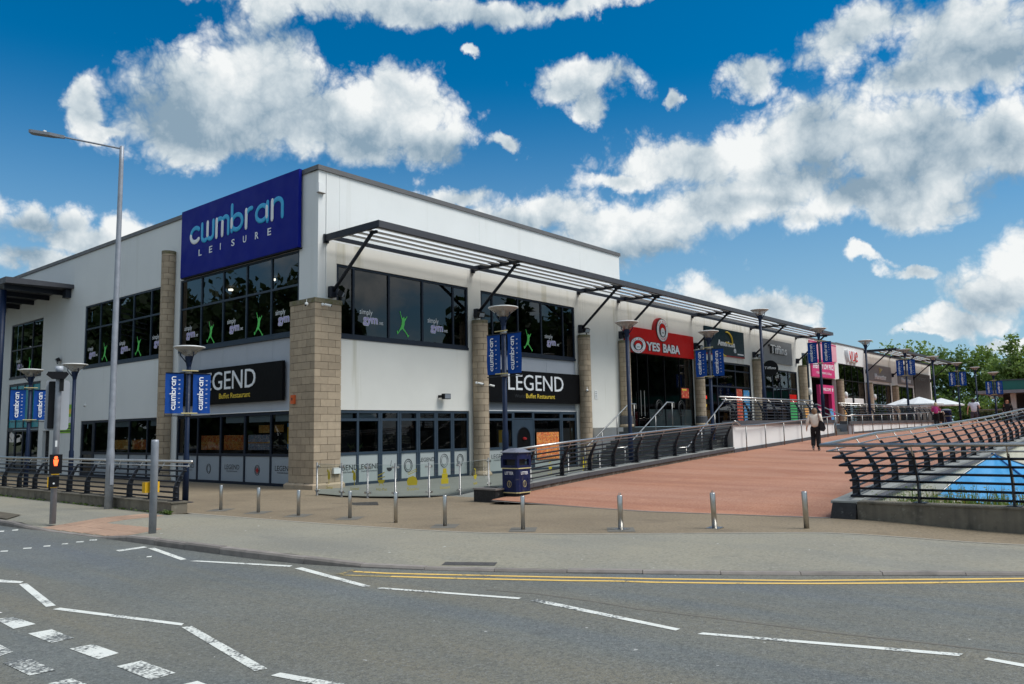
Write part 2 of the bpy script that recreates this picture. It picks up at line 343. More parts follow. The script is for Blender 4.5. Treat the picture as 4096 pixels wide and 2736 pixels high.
M('bin_blue', (.005, .012, .06), .45, var=.35, scale=5, spec=.3, spots=[(7, .64, .74, (.16, .14, .12), .5)])
M('bin_lid', (.16, .17, .21), .5, var=.2, scale=6)
M('bin_gold', (.55, .47, .22), .5, var=.2, scale=9)
M('bark', (.10, .085, .065), .9, var=.4, scale=5, bump=.5, bscale=14)
M('bark_pale', (.30, .28, .24), .85, var=.5, scale=5, bump=.3, bscale=14)
M('soil', (.10, .085, .06), .95, var=.4, scale=3, bump=.6, bscale=20)
M('ground', (.10, .115, .06), .95, var=.3, scale=.1)
M('pale_slab', (.52, .51, .43), .85, var=.1, scale=1.2, streak=(3, .6, .8, (.3, .29, .24), .4))
M('step_stone', (.10, .105, .10), .85, var=.2, scale=4, bump=.2)
M('manhole', (.07, .065, .06), .6, var=.3, scale=12, bump=.6, bscale=40)
M('patch', (.14, .13, .11), .85, var=.15, scale=3, bump=.3, bscale=110)
M('skin', (.50, .28, .19), .55, var=.08); M('hair_brown', (.22, .13, .07), .6, var=.3, scale=30); M('hair_blond', (.50, .42, .28), .6, var=.25, scale=30); M('hair_dark', (.02, .015, .012), .6, var=.3, scale=30); M('hair_red', (.28, .10, .04), .6, var=.3, scale=30)
M('cloth_cream', (.74, .67, .57), .9, var=.06, scale=8, bump=.3, bscale=25); M('cloth_black', (.006, .006, .008), .85, var=.2, scale=8, bump=.2, bscale=20); M('cloth_pink', (.55, .06, .25), .9, var=.08, scale=8, bump=.3, bscale=22)
M('cloth_white', (.62, .62, .72), .9, var=.05, scale=8, bump=.2, bscale=22); M('cloth_grey', (.06, .055, .075), .9, var=.1, scale=8); M('shoe', (.03, .03, .035), .6, var=.2); M('sole', (.5, .5, .5), .7)
M('leather', (.008, .010, .016), .4, var=.2, scale=9); M('strap', (.12, .03, .015), .6, var=.2)
glass('glass_dark', (.16, .17, .18), 1.0, ior=1.62); glass('glass_clear', (.62, .66, .66), 1.0); glass('glass_fence', (.86, .91, .89), 1.0)

# ------------------------------------------------------------------ mesh helpers
def worldloc(o):
    v = Vector((0, 0, 0))
    while o: v = v+o.location; o = o.parent
    return v
class MB:
    def __init__(s): s.v = []; s.f = []
    def add(s, vs, fs):
        k = len(s.v); s.v += [tuple(map(float, p)) for p in vs]; s.f += [tuple(i+k for i in q) for q in fs]; return s
    def box(s, x0, x1, y0, y1, z0, z1):
        return s.add([(x0, y0, z0), (x1, y0, z0), (x1, y1, z0), (x0, y1, z0), (x0, y0, z1), (x1, y0, z1), (x1, y1, z1), (x0, y1, z1)],
                     [(0, 3, 2, 1), (4, 5, 6, 7), (0, 1, 5, 4), (1, 2, 6, 5), (2, 3, 7, 6), (3, 0, 4, 7)])
    def bar(s, a, b, w, h, up=(0, 0, 1)):
        a = np.array(a, float); b = np.array(b, float); d = b-a; d /= np.linalg.norm(d)
        r = np.cross(d, up); r /= np.linalg.norm(r); u = np.cross(r, d); r = r*w/2; u = u*h/2
        vs = [p+i*r+j*u for p in (a, b) for i, j in ((-1, -1), (1, -1), (1, 1), (-1, 1))]
        return s.add(vs, [(0, 3, 2, 1), (4, 5, 6, 7), (0, 1, 5, 4), (1, 2, 6, 5), (2, 3, 7, 6), (3, 0, 4, 7)])
    def tube(s, pts, r, n=8, cap=True, sq=None, nrm=None):
        """round tube along a polyline; r a number or one per point; sq squashes it along the direction nrm"""
        P = [np.array(p, float) for p in pts]; k0 = len(s.v); m = len(P)
        rs = r if isinstance(r, (list, tuple)) else [r]*m
        ref = np.array(nrm, float) if nrm is not None else None
        pr = None
        for i in range(m):
            if i == 0: t = P[1]-P[0]
            elif i == m-1: t = P[-1]-P[-2]
            else:
                a = P[i]-P[i-1]; b = P[i+1]-P[i]; t = a/np.linalg.norm(a)+b/np.linalg.norm(b)
            t = t/np.linalg.norm(t)
            if ref is not None: u = ref-t*(ref@t)
            elif pr is not None: u = pr-t*(pr@t)
            else: u = np.array((0, 0, 1.)) if abs(t[2]) < .9 else np.array((1., 0, 0)); u = u-t*(u@t)
            u = u/np.linalg.norm(u); pr = u; w = np.cross(t, u)
            for j in range(n):
                a = 2*math.pi*j/n; s.v.append(tuple(P[i]+rs[i]*((sq or 1)*math.cos(a)*u+math.sin(a)*w)))
        for i in range(m-1):
            for j in range(n):
                a = k0+i*n+j; b = k0+i*n+(j+1) % n; s.f.append((a, b, b+n, a+n))
        if cap: s.f.append(tuple(k0+j for j in range(n))[::-1]); s.f.append(tuple(k0+(m-1)*n+j for j in range(n)))
        return s
    def lathe(s, c, prof, n=16, a0=0, a1=2*math.pi):
        """prof: (radius, z) list around the vertical axis through c"""
        k0 = len(s.v); m = len(prof); full = abs(a1-a0-2*math.pi) < 1e-6; nn = n if full else n+1
        for r, z in prof:
            for j in range(nn):
                a = a0+(a1-a0)*j/n; s.v.append((c[0]+r*math.cos(a), c[1]+r*math.sin(a), c[2]+z))
        for i in range(m-1):
            for j in range(n):
                a = k0+i*nn+j; b = k0+i*nn+((j+1) % nn); s.f.append((a, b, b+nn, a+nn))
        if full:
            if prof[0][0] > 1e-4: s.f.append(tuple(k0+j for j in range(nn))[::-1])
            if prof[-1][0] > 1e-4: s.f.append(tuple(k0+(m-1)*nn+j for j in range(nn)))
        return s
    def prism(s, poly, o, ex, ey, ez):
        """polygon (2D) placed at o with axes ex, ey and extruded by the vector ez"""
        o, ex, ey, ez = (np.array(q, float) for q in (o, ex, ey, ez)); n = len(poly)
        a = [o+ex*p[0]+ey*p[1] for p in poly]; b = [p+ez for p in a]
        return s.add(a+b, [tuple(range(n))[::-1], tuple(range(n, 2*n))]+[(i, (i+1) % n, n+(i+1) % n, n+i) for i in range(n)])
    def sheet(s, poly): return s.add(poly, [tuple(range(len(poly)))])
    def build(s, name, mat, parent=None, smooth=False, loc=None, local=False):
        me = bpy.data.meshes.new(name); off = Vector(loc) if loc is not None else Vector((0, 0, 0))
        if not local:
            w = worldloc(parent) if parent else Vector((0, 0, 0)); w = w+off
            vs = [(x-w.x, y-w.y, z-w.z) for x, y, z in s.v]
        else: vs = s.v
        me.from_pydata(vs, [], s.f); me.update()
        if smooth: me.polygons.foreach_set('use_smooth', [True]*len(me.polygons))
        me.materials.append(MATS[mat])
        return obj(name, me, parent, off)
def obj(name, data, parent=None, loc=(0, 0, 0), rot=None):
    o = bpy.data.objects.new(name, data); COL.objects.link(o); o.parent = parent; o.location = loc
    if rot: o.rotation_euler = rot
    return o
def tag(o, label, cat, group=None):
    o['label'] = label; o['category'] = cat
    if group: o['group'] = group
    return o
def thing(name, loc, label, cat, group=None, rz=0):
    o = obj(name, None, None, loc, (0, 0, rz)); o.empty_display_size = .2
    return tag(o, label, cat, group)
def struct(o): o['kind'] = 'structure'; return o
def stuff(o): o['kind'] = 'stuff'; return o
def arc(cx, cy, r, a0, a1, n=10, ry=None):
    return [(cx+r*math.cos(R_(a0+(a1-a0)*i/n)), cy+(ry or r)*math.sin(R_(a0+(a1-a0)*i/n))) for i in range(n+1)]

# ------------------------------------------------------------------ lettering
TXT = {}
def text_data(body, size, bold, depth, xs, align):
    k = (body, size, bold, depth, xs, align)
    if k in TXT: return TXT[k]
    c = bpy.data.curves.new('lettering', 'FONT'); c.body = body; c.size = size; c.align_x = align; c.offset = bold*size; c.extrude = depth; c.resolution_u = 3
    t = bpy.data.objects.new('lettering', c); me = bpy.data.meshes.new_from_object(t)
    bpy.data.objects.remove(t); bpy.data.curves.remove(c)
    if xs != 1: me.transform(Matrix.Diagonal((xs, 1, 1, 1)))
    TXT[k] = me; return me
def frame_matrix(o, right, up):
    r = Vector(right).normalized(); u = Vector(up).normalized(); n = r.cross(u)
    return Matrix(((r.x, u.x, n.x, o[0]), (r.y, u.y, n.y, o[1]), (r.z, u.z, n.z, o[2]), (0, 0, 0, 1)))
def text(body, o, right, up, size, mat, parent, bold=0.0, depth=.004, xs=1.0, align='LEFT', name='lettering'):
    me = text_data(body, size, bold, depth, xs, align).copy(); me.transform(frame_matrix(o, right, up)); w = worldloc(parent); me.transform(Matrix.Translation(-w))
    me.materials.clear(); me.materials.append(MATS[mat]); return obj(name, me, parent)
def textmesh(body, o, right, up, size, bold=0.0, depth=.004, xs=1.0, align='LEFT'):
    me = text_data(body, size, bold, depth, xs, align).copy(); me.transform(frame_matrix(o, right, up))
    mb = MB(); mb.add([v.co for v in me.vertices], [tuple(p.vertices) for p in me.polygons]); bpy.data.meshes.remove(me); return mb
# rounded-stroke letters of the blue signs: (polyline, colour index); x-height 1
def wordmark():
    g = []; x = 0.0; r = .36
    def put(pl, c=0): g.append(([(x+p[0], p[1]) for p in pl], c))
    put(arc(.42, .5, .42, 45, 180, 8)); put(arc(.42, .5, .42, 180, 315, 8), 1); x += 1.02
    u = .245
    put([(0, 1)]+arc(u, u, u, 180, 300, 8)); put([(2*u, 1), (2*u, u)], 1); put(arc(3*u, u, u, 190, 360, 10)+[(4*u, 1)]); x += 1.28
    put([(0, .98), (0, 0)], 1); put(arc(u, 1-u, u, 165, 0, 10)); put([(2*u, 1-u), (2*u, 0)], 1); put(arc(3*u, 1-u, u, 180, 0, 10)+[(4*u, 0)]); x += 1.27
    put([(0, 1.5), (0, .05)]); put(arc(.42, .47, .42, 150, 510, 20)); put([(.0, .7), (.0, .3)], 1); x += 1.16
    put([(0, .95), (0, 0)], 1); put(arc(.36, .62, .36, 170, 80, 6)); x += .78
    put(arc(.42, .5, .42, 0, 360, 20)); put([(.84, 1), (.84, .0)]); put([(.8, .75), (.8, .25)], 1); x += 1.2
    put([(0, .98), (0, 0)], 1); put(arc(.36, .64, .36, 165, 0, 10)+[(.72, 0)]); x += .72
    return g, x
WM, WM_W = wordmark()
def wordmark_mesh(o, right, up, width, col=None, r=.115, sq=.35, only=None):
    """the rounded word laid out at o; col None = all strokes, else only strokes of that colour"""
    k = width/9.7; kx = width/(WM_W+.3); mb = MB(); o, right, up = (np.array(q, float) for q in (o, right, up)); nr = np.cross(right, up); o = o+right*r*k+up*r*k
    for i, (pl, c) in enumerate(WM):
        if (col is not None and c != col) or (only is not None and i != only): continue
        pts = [o+right*p[0]*kx+up*p[1]*k+nr*(.0011*(i % 3)+ (.006 if c else 0)) for p in pl]
        d0 = (pts[0]-pts[1]); d0 /= np.linalg.norm(d0); d1 = (pts[-1]-pts[-2]); d1 /= np.linalg.norm(d1); rr = r*k
        pts = [pts[0]+d0*rr, pts[0]+d0*rr*.7]+pts+[pts[-1]+d1*rr*.7, pts[-1]+d1*rr]
        mb.tube(pts, [rr*.25, rr*.72]+[rr]*len(pl)+[rr*.72, rr*.25], 8, sq=sq, nrm=nr)
    return mb

def text_fit(body, o, right, up, width, height, mat, parent, bold=0.0, depth=.004, name='lettering'):
    """lettering scaled to a given width and height, lower left corner at o"""
    me = text_data(body, 1.0, bold, depth, 1, 'LEFT').copy(); n = len(me.vertices); a = np.zeros(n*3); me.vertices.foreach_get('co', a); a = a.reshape(-1, 3)
    lo, hi = a.min(0), a.max(0); sx = width/(hi[0]-lo[0]); sy = height/(hi[1]-lo[1])
    me.transform(Matrix.Diagonal((sx, sy, 1, 1)) @ Matrix.Translation((-lo[0], -lo[1], 0))); me.transform(frame_matrix(o, right, up))
    if parent: me.transform(Matrix.Translation(-worldloc(parent)))
    me.materials.clear(); me.materials.append(MATS[mat]); return obj(name, me, parent)

# ------------------------------------------------------------------ ground, road, pavements, ramp
def smooth(t): t = min(1.0, max(0.0, t)); return t*t*(3-2*t)
def rz(x): return float(np.interp(x, [-1.2, .56, 2.9, 6.7, 12.3, 17.7, 23.5, 40, 60, 120], [0, .12, .25, .42, .66, .85, 1.08, 1.27, 1.6, 1.65]))
def kt(x): return float(np.interp(x, [-.5, 1.45, 2.9, 5.6, 8.6, 12, 15, 19.2, 26, 40, 60], [.30, .41, .455, .50, .58, .67, .76, .92, 1.18, 1.45, 1.8]))
def rz2(x, y): t = min(1, max(0, (y+15.7)/7.6)); return rz(x)*t+max(0.0, min(rz(x), kt(x)-.26+.03*min(0, x-1)))*(1-t)
KERB = [(1.0, -27), (-4.26, -19.02), (-5.3, -17.47), (-6.25, -15.97), (-7.13, -14.46), (-7.85, -13.03), (-8.18, -12.22), (-8.39, -11.59), (-8.53, -10.72),
        (-8.59, -9.93), (-8.68, -8.45), (-8.74, -6.77), (-8.80, -6.0), (-9.01, -3.43), (-9.06, -2.6), (-9.1, -1.5), (-9.1, 70)]
BORD = [(.6, -27), (-1.55, -19.5), (-1.76, -18.72), (-2.06, -17.53), (-2.47, -16.29), (-3.3, -15.1), (-4.24, -13.76), (-4.85, -12.83), (-5.39, -11.62), (-5.61, -10.6),
        (-5.9, -8.57), (-6.1, -6.4), (-6.27, -4.15), (-6.6, -4.1), (-6.6, 70)]
def kx(y): return float(np.interp(y, [p[1] for p in KERB], [p[0] for p in KERB]))
def bx(y): return float(np.interp(y, [p[1] for p in BORD], [p[0] for p in BORD]))
def bz(y): return -.085*smooth((-y-16)/2.6)
def kz(y): return float(np.interp(y, [-27, -12.3, -11.0, -6.9, -6.2, -3.5, -2.7, 70], [-.066, -.066, -.002, -.002, -.088, -.088, -.012, -.012]))
def pz(x, y):                                      # height of the pavement surface
    k, b = kx(y), bx(y); t = (x-k)
    return kz(y)+(bz(y)-kz(y))*smooth(t/1.5)
def gz(x): return -.08*smooth((x+4.2)/3.6)
struct(MB().lathe((0, 0, -1.0), [(0.001, 0), (60, 0), (400, 0), (2500, -6)], 48).build('ground', 'ground'))
struct(MB().sheet([(-90, -95, -.1), (-1.8, -95, -.1), (-1.8, 95, -.1), (-90, 95, -.1)]).build('road', 'asphalt'))
def grid(rows, name, mat, parent=None):
    mb = MB(); n = len(rows[0]); mb.v = [tuple(map(float, p)) for r in rows for p in r]
    mb.f = [(i*n+j, i*n+j+1, (i+1)*n+j+1, (i+1)*n+j) for i in range(len(rows)-1) for j in range(n-1)]
    return struct(mb.build(name, mat, parent, smooth=True))
YS = sorted(set([-27, -24, -21.5]+list(np.arange(-20, 6, .35))+[-12.3, -11, -6.9, -6.2, -3.5, -2.7, -4.15, -4.1, 8, 12, 20, 40, 70]))
pav = grid([[(x, y, pz(x, y)) for x in (kx(y)+.11+(bx(y)-kx(y)-.11)*t for t in (0, .12, .25, .38, .5, .65, .8, 1))] for y in YS], 'pavement', 'pavement')
def inx(y): return float(np.interp(y, [-27, -16.2, -16.19, -15.68, -12.34, -7.95, -7.94, 0, 30], [-.48, -.48, -.54, -.54, -1.18, -.87, .3, .3, .3]))
YB = sorted(set([-27, -24, -21.5]+list(np.arange(-20, 30, .5))+[-16.2, -16.19, -15.68, -12.34, -7.95, -7.94]))
grid([[(x, y, bz(y)*(1-t*.0)+gz(x)*(1 if y > -8 else smooth((y+10)/2))+0.0) for t, x in ((t, bx(y)+(inx(y)-bx(y))*t) for t in (0, .15, .3, .45, .6, .75, .9, 1))] for y in YB], 'forecourt', 'brown_tarmac')
struct(MB().sheet([(-1.41, -3.17, -.03), (-1.26, -4.06, -.03), (-.96, -4.8, -.03), (-.29, -5.36, -.05), (.25, -5.5, -.07), (.25, -.05, -.072), (.02, -.05, -.07), (-1.3, -2.0, -.03)]).build('terrace_floor', 'forecourt_grey'))
struct(MB().sheet([(.3, -7.75, -.08), (15.6, -7.75, -.08), (15.6, .4, -.08), (.3, .4, -.08)]).build('terrace_floor', 'forecourt_grey'))
# pale edging strip between the pavement and the brown forecourt, the red ramp and the forecourt
def ribbon(pts, w, z, name, mat, parent=None, zs=None):
    P = [np.array(p[:2], float) for p in pts]; mb = MB(); vs = []
    for i, p in enumerate(P):
        t = P[min(i+1, len(P)-1)]-P[max(i-1, 0)]; t /= np.linalg.norm(t); n = np.array((-t[1], t[0]))*w/2
        zz = zs[i] if zs else z; vs += [(*(p+n), zz), (*(p-n), zz)]
    return mb.add(vs, [(2*i, 2*i+1, 2*i+3, 2*i+2) for i in range(len(P)-1)]).build(name, mat, parent)
eb = [(bx(y), y) for y in np.arange(-23, -4.1, .4)]
ribbon(eb, .06, 0, 'edging_strip', 'edging', pav, [bz(p[1])+.005 for p in eb])
RAMP_X = [0, .6, 1.3, 2.2, 3.5, 5, 7, 9.5, 12.3, 15, 18, 21, 24, 30, 36, 42, 46]
ramp = grid([[((inx(y) if i == 0 and False else max(0, 0)+(inx(y)+(46-inx(y))*(X/46.0))), y, rz2(inx(y)+(46-inx(y))*(X/46.0), y)+(.002 if X == 0 else .0)) for y in (-15.7, -14.5, -13.4, -12.34, -11, -9.6, -8.05)] for i, X in enumerate(RAMP_X)], 'ramp', 'red_tarmac')
er = [(inx(y)-.03, y) for y in np.arange(-15.7, -8, .4)]
ribbon(er, .11, .006, 'edging_strip', 'kerb_concrete', ramp)
grid([[(X, y, rz2(X, y)+.001) for y in (-45, -30, -20, -15.7, -12, -8, -4, .4)] for X in (46, 52, 60, 70, 85, 100)], 'plaza', 'red_tarmac')
# kerb stones
def kerbstones():
    y = -26.2; seg = []
    pts = np.array(KERB, float); d = np.r_[0, np.cumsum(np.hypot(*np.diff(pts, axis=0).T))]
    def at(s): return np.array([np.interp(s, d, pts[:, 0]), np.interp(s, d, pts[:, 1])])
    s = 2.0; i = 0
    while s < 44:
        a, b = at(s), at(s+.905); t = (b-a)/np.linalg.norm(b-a); n = np.array((t[1], -t[0]))
        if n[0] < 0: n = -n
        b = a+t*(np.linalg.norm(b-a)-.004); j = random.uniform(-.006, .006)
        za, zb = kz(a[1])+.004+j, kz(b[1])+.004+j; w = .125
        if max(za, zb) < -.08 and False: s += .915; continue
        mb = MB(); ch = .018
        vs = []
        for p, z in ((a, za), (b, zb)):
            for off, zz in ((0, -.3), (0, z-ch*1.5), (ch, z), (w, z), (w, -.3)): q = p+n*off; vs.append((q[0], q[1], zz))
        mb.add(vs, [(0, 1, 6, 5), (1, 2, 7, 6), (2, 3, 8, 7), (3, 4, 9, 8), (0, 4, 3, 2, 1), (5, 6, 7, 8, 9)])
        mb.build('kerb_stone', 'kerb_concrete', pav); s += .909; i += 1
kerbstones()
# tactile paving at the crossing
def tactile():
    k = 0; cell = .4
    dots = MB()
    for i in range(7):
        for j in range(9):
            y1 = -3.46-j*cell; y0 = y1-cell+.008; x0 = kx((y0+y1)/2)+.14+i*cell; x1 = x0+cell-.008
            if not (i < 2 or (i < 7 and j < 2 and True)): continue
            if i < 2 and j > 6: continue
            if x1 > -6.5: continue
            z = [pz(x0, y0), pz(x1, y0), pz(x1, y1), pz(x0, y1)]
            mb = MB(); mb.add([(x0, y0, z[0]-.02), (x1, y0, z[1]-.02), (x1, y1, z[2]-.02), (x0, y1, z[3]-.02), (x0, y0, z[0]+.007), (x1, y0, z[1]+.007), (x1, y1, z[2]+.007), (x0, y1, z[3]+.007)],
                              [(4, 5, 6, 7), (0, 1, 5, 4), (1, 2, 6, 5), (2, 3, 7, 6), (3, 0, 4, 7)])
            for a in range(6):
                for b in range(6):
                    cx = x0+.033+a*.065; cy = y0+.033+b*.065; cz = pz(cx, cy)+.0075
                    mb.add([(cx-.013, cy-.013, cz), (cx+.013, cy-.013, cz), (cx+.013, cy+.013, cz), (cx-.013, cy+.013, cz), (cx, cy, cz+.006)], [(0, 1, 4), (1, 2, 4), (2, 3, 4), (3, 0, 4)])
            mb.build('tactile_slab', 'tactile', pav)
tactile()
# service covers and patches round the bollards
def cover(x, y, w, d, rzv, z, mat, name, parent, ribs=0):
    c, s = math.cos(rzv), math.sin(rzv); mb = MB()
    def q(u, v): return (x+c*u-s*v, y+s*u+c*v, z)
    mb.sheet([q(-w, -d), q(w, -d), q(w, d), q(-w, d)])
    for i in range(ribs):
        for j in range(ribs):
            u = -w+2*w*(i+.5)/ribs; v = -d+2*d*(j+.5)/ribs; r = w/ribs*.7
            mb.add([q(u-r, v-r), q(u+r, v-r), q(u+r, v+r), q(u-r, v+r)], [(0, 1, 2, 3)]); mb.v[-4:] = [(a, b, cz+.006) for a, b, cz in mb.v[-4:]]
    return mb.build(name, mat, parent)
cover(-2.75, -5.75, .42, .3, .9, gz(-2.75)+.006, 'manhole', 'manhole_cover', pav, 6)
mb = MB(); dq = [(-7.62, -13.12), (-7.28, -13.72), (-7.12, -13.63), (-7.46, -13.03)]
mb.sheet([(x, y, pz(x, y)+.006) for x, y in dq]); mb.build('drain_cover', 'manhole', pav)
# bed in the pavement at the left edge
struct(MB().sheet([(-8.45, -1.2, .012), (-8.45, 6, .012), (-8.95, 6, .012), (-8.95, -1.9, .012)]).build('planting_bed', 'soil'))
# ------------------------------------------------------------------ road markings (4 mm above the road)
def marks():
    ZR = -.096
    def poly(pts, mat='white_line', name='road_marking'):
        mb = MB(); mb.sheet([tuple(onz(*p, ZR)) for p in pts]); o = mb.build(name, mat); struct(o)
    for pts in ([(905, 393), (1125, 363), (1155, 370), (935, 402)], [(1157, 378), (1210, 374), (1462, 463), (1415, 470)], [(1482, 478), (1545, 473), (2290, 512), (2265, 523)]):
        poly([b1(*p) for p in pts])
    poly([b2(*p) for p in ((278, 428), (325, 421), (756, 538), (715, 545))]); poly([b2(*p) for p in ((785, 553), (825, 547), (1702, 611), (1680, 620))])
    poly([(2118, 2402), (2150, 2396), (2721, 2515), (2703, 2522)]); poly([b3(*p) for p in ((538, 742), (570, 733), (2012, 850), (1990, 864))])
    poly([b3(*p) for p in ((2125, 882), (2150, 872), (3000, 1020), (2960, 1040))])
    for pts, m in (([(-260, 612), (0, 622), (185, 637), (160, 650), (-270, 632)], 'white_line'), ([(148, 658), (212, 652), (437, 825), (360, 836)], 'white_line'), ([(412, 855), (470, 842), (1440, 965), (1420, 982)], 'white_line'),
                   ([(1422, 995), (1500, 985), (2093, 1318), (1995, 1340)], 'worn_line')):
        poly([b1(*p) for p in pts], m)
    poly([b2(*p) for p in ((128, 1098), (190, 1080), (900, 1205), (800, 1230))], 'worn_line')
    for x0, x1, y in ((-30, 35, 245), (92, 145, 235), (0, 65, 400), (178, 250, 377), (337, 397, 360), (482, 535, 343), (593, 657, 327), (697, 762, 313), (1145, 1190, 443)):
        poly([b1(x0, y+5), b1(x0+6, y-2), b1(x1, y-6), b1(x1-6, y+3)])
    for pts in ([(-40, 930), (110, 915), (280, 970), (105, 1008)], [(220, 1045), (405, 1012), (583, 1080), (400, 1117)], [(543, 1163), (730, 1128), (930, 1197), (770, 1245)], [(912, 1300), (1105, 1257), (1375, 1352), (1180, 1408)],
                [(1400, 1450), (1545, 1415), (1830, 1520), (1640, 1590)], [(-150, 1150), (0, 1130), (105, 1185), (-60, 1240)], [(20, 1272), (215, 1232), (437, 1330), (230, 1373)], [(370, 1437), (560, 1395), (780, 1480), (590, 1530)], [(-60, 880), (5, 876), (20, 882), (-40, 890)]):
        poly([b1(*p) for p in pts], 'worn_line')
    l1 = [b2(*p) for p in ((650, 447), (850, 458), (1100, 464), (1500, 473), (1900, 482), (2300, 488))]+[b3(*p) for p in ((300, 436), (700, 441), (1100, 446), (1700, 440), (2348, 434), (3000, 428))]
    l2 = [b2(*p) for p in ((880, 478), (1300, 490), (1700, 498), (2000, 504), (2300, 507))]+[b3(*p) for p in ((300, 455), (700, 460), (1200, 462), (1800, 458), (2348, 450), (3000, 440))]
    for l in (l1, l2):
        struct(ribbon([onz(*p, ZR) for p in l], .075, ZR, 'yellow_line', 'yellow_line'))
    struct(ribbon([onz(*b2(*p), ZR) for p in ((570, 468), (720, 474), (876, 478))], .075, ZR, 'yellow_line', 'faded_yellow'))
    struct(ribbon([onz(*b2(*p), ZR) for p in ((550, 466), (600, 452), (648, 437))], .075, ZR-.001, 'yellow_line', 'faded_yellow'))
    struct(ribbon([onz(*p, ZR) for p in [b2(1480, 560), b2(1800, 585), b2(2200, 640), b3(200, 600), b3(700, 660), b3(1300, 735), b3(1900, 800), b3(2600, 880)]], .035, ZR-.002, 'road_seam', 'patch'))
marks()

# ------------------------------------------------------------------ retaining walls, terrace, steps
def wallstrip(pts, y0, y1, zb, zt, name, mat, parent):
    """wall along X between y0 and y1; zb/zt are functions of x"""
    mb = MB(); vs = []
    for x in pts: vs += [(x, y0, zb(x)), (x, y0, zt(x)), (x, y1, zt(x)), (x, y1, zb(x))]
    n = len(pts); fs = [(0, 1, 2, 3), (4*n-4, 4*n-1, 4*n-2, 4*n-3)]
    for i in range(n-1):
        for j in range(4): fs.append((4*i+j, 4*i+4+j, 4*i+4+(j+1) % 4, 4*i+(j+1) % 4))
    return mb.add(vs, fs).build(name, mat, parent)
XW = [-.3, .6, 1.8, 3, 5, 7, 9, 11, 12.38]
rw = thing('retaining_wall', (-.3, -7.9, 0), 'low rough stone wall with grey coping along the red ramp below the railing', 'wall')
wallstrip(XW, -8.1, -7.75, lambda x: -.2, lambda x: rz(x)+.09, 'stone_face', 'rough_stone', rw)
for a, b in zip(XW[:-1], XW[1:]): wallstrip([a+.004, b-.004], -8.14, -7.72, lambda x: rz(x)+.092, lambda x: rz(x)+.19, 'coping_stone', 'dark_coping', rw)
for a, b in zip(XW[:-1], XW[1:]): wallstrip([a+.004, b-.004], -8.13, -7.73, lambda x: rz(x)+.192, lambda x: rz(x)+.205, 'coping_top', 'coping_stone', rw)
pb = thing('end_block', (-.55, -7.6, 0), 'black painted stone block ending the low wall beside the litter bin', 'block')
MB().box(-.62, -.31, -7.95, -7.25, -.1, .21).build('block_body', 'black_plinth', pb); MB().box(-.64, -.29, -7.97, -7.23, .212, .25).build('block_cap', 'kerb_concrete', pb)
MB().box(-.3, -.1, -7.72, -7.3, -.1, .26).build('block_step', 'black_plinth', pb)
tw = thing('retaining_wall', (12.4, -8.1, .6), 'white rendered terrace wall with dark coping beside the red ramp', 'wall')
wallstrip([12.4, 15, 18, 21, 23.58], -8.1, -7.8, lambda x: .3, lambda x: 1.66, 'wall_face', 'render_white', tw)
wallstrip([12.4, 15, 18, 21, 23.58], -8.13, -8.101, lambda x: .3, lambda x: rz(x)+.13, 'plinth', 'dark_coping', tw)
for a in np.arange(12.38, 23.4, 1.6): MB().box(a+.003, min(a+1.597, 23.6), -8.16, -7.7, 1.662, 1.82).build('coping_stone', 'dark_coping', tw)
MB().box(12.36, 12.399, -8.1, -7.0, .3, 1.66).build('end_face', 'coping_stone', tw)
tw2 = thing('retaining_wall', (25.75, -8.1, 1), 'white rendered terrace wall beyond the short steps', 'wall')
wallstrip([26.6, 30, 35, 40, 43, 46], -8.1, -7.8, lambda x: .8, lambda x: 1.6, 'wall_face', 'render_white', tw2)
wallstrip([26.6, 30, 35, 40, 43, 46], -8.13, -8.101, lambda x: .8, lambda x: rz(x)+.1, 'plinth', 'dark_coping', tw2)
for a in np.arange(25.72, 45.8, 1.6): MB().box(a+.003, a+1.597, -8.16, -7.7, 1.602, 1.76).build('coping_stone', 'dark_coping', tw2)
MB().box(25.72, 26.598, -8.1, -6.4, .8, 1.6).build('end_face', 'clad_dark', tw2)
struct(MB().sheet([(13.2, -7.8, 1.65), (23.6, -7.8, 1.65), (23.6, -6.6, 1.65), (25.72, -6.6, 1.65), (25.72, -7.8, 1.65), (46, -7.8, 1.65), (46, .4, 1.65), (15.3, .4, 1.65), (15.3, -3.15, 1.65), (13.2, -3.15, 1.65)]).build('terrace', 'forecourt_grey'))
struct(MB().box(13.2, 15.3, -3.16, -3.14, -.08, 1.648).build('terrace_side', 'render_white')); struct(MB().box(15.28, 15.3, -3.14, .34, -.08, 1.648).build('terrace_side', 'render_white'))
def steps(name, label, n, f):
    t = thing(name, f(0)[0], label, 'steps')
    for i in range(n): f(i)[1].build('step', 'step_stone', t)
steps('steps', 'wide dark steps climbing from the restaurant terrace to the upper shops', 10, lambda i: ((9.9, -5.4, -.08), MB().box(9.9+.33*i, 13.2 if i == 9 else 9.9+.33*(i+1)+.02, -7.7, -3.16, -.08, -.08+.1725*(i+1))))
steps('steps', 'short grey steps in the gap between the two white terrace walls', 4, lambda i: ((24.6, -8, 1.05), MB().box(23.62, 25.7, -8.1+.36*i, -8.1+.36*(i+1)+.02, .8, 1.1+.1375*(i+1))))
struct(MB().box(23.58, 23.62, -7.79, -6.6, .8, 1.648).build('step_cheek', 'clad_dark'))
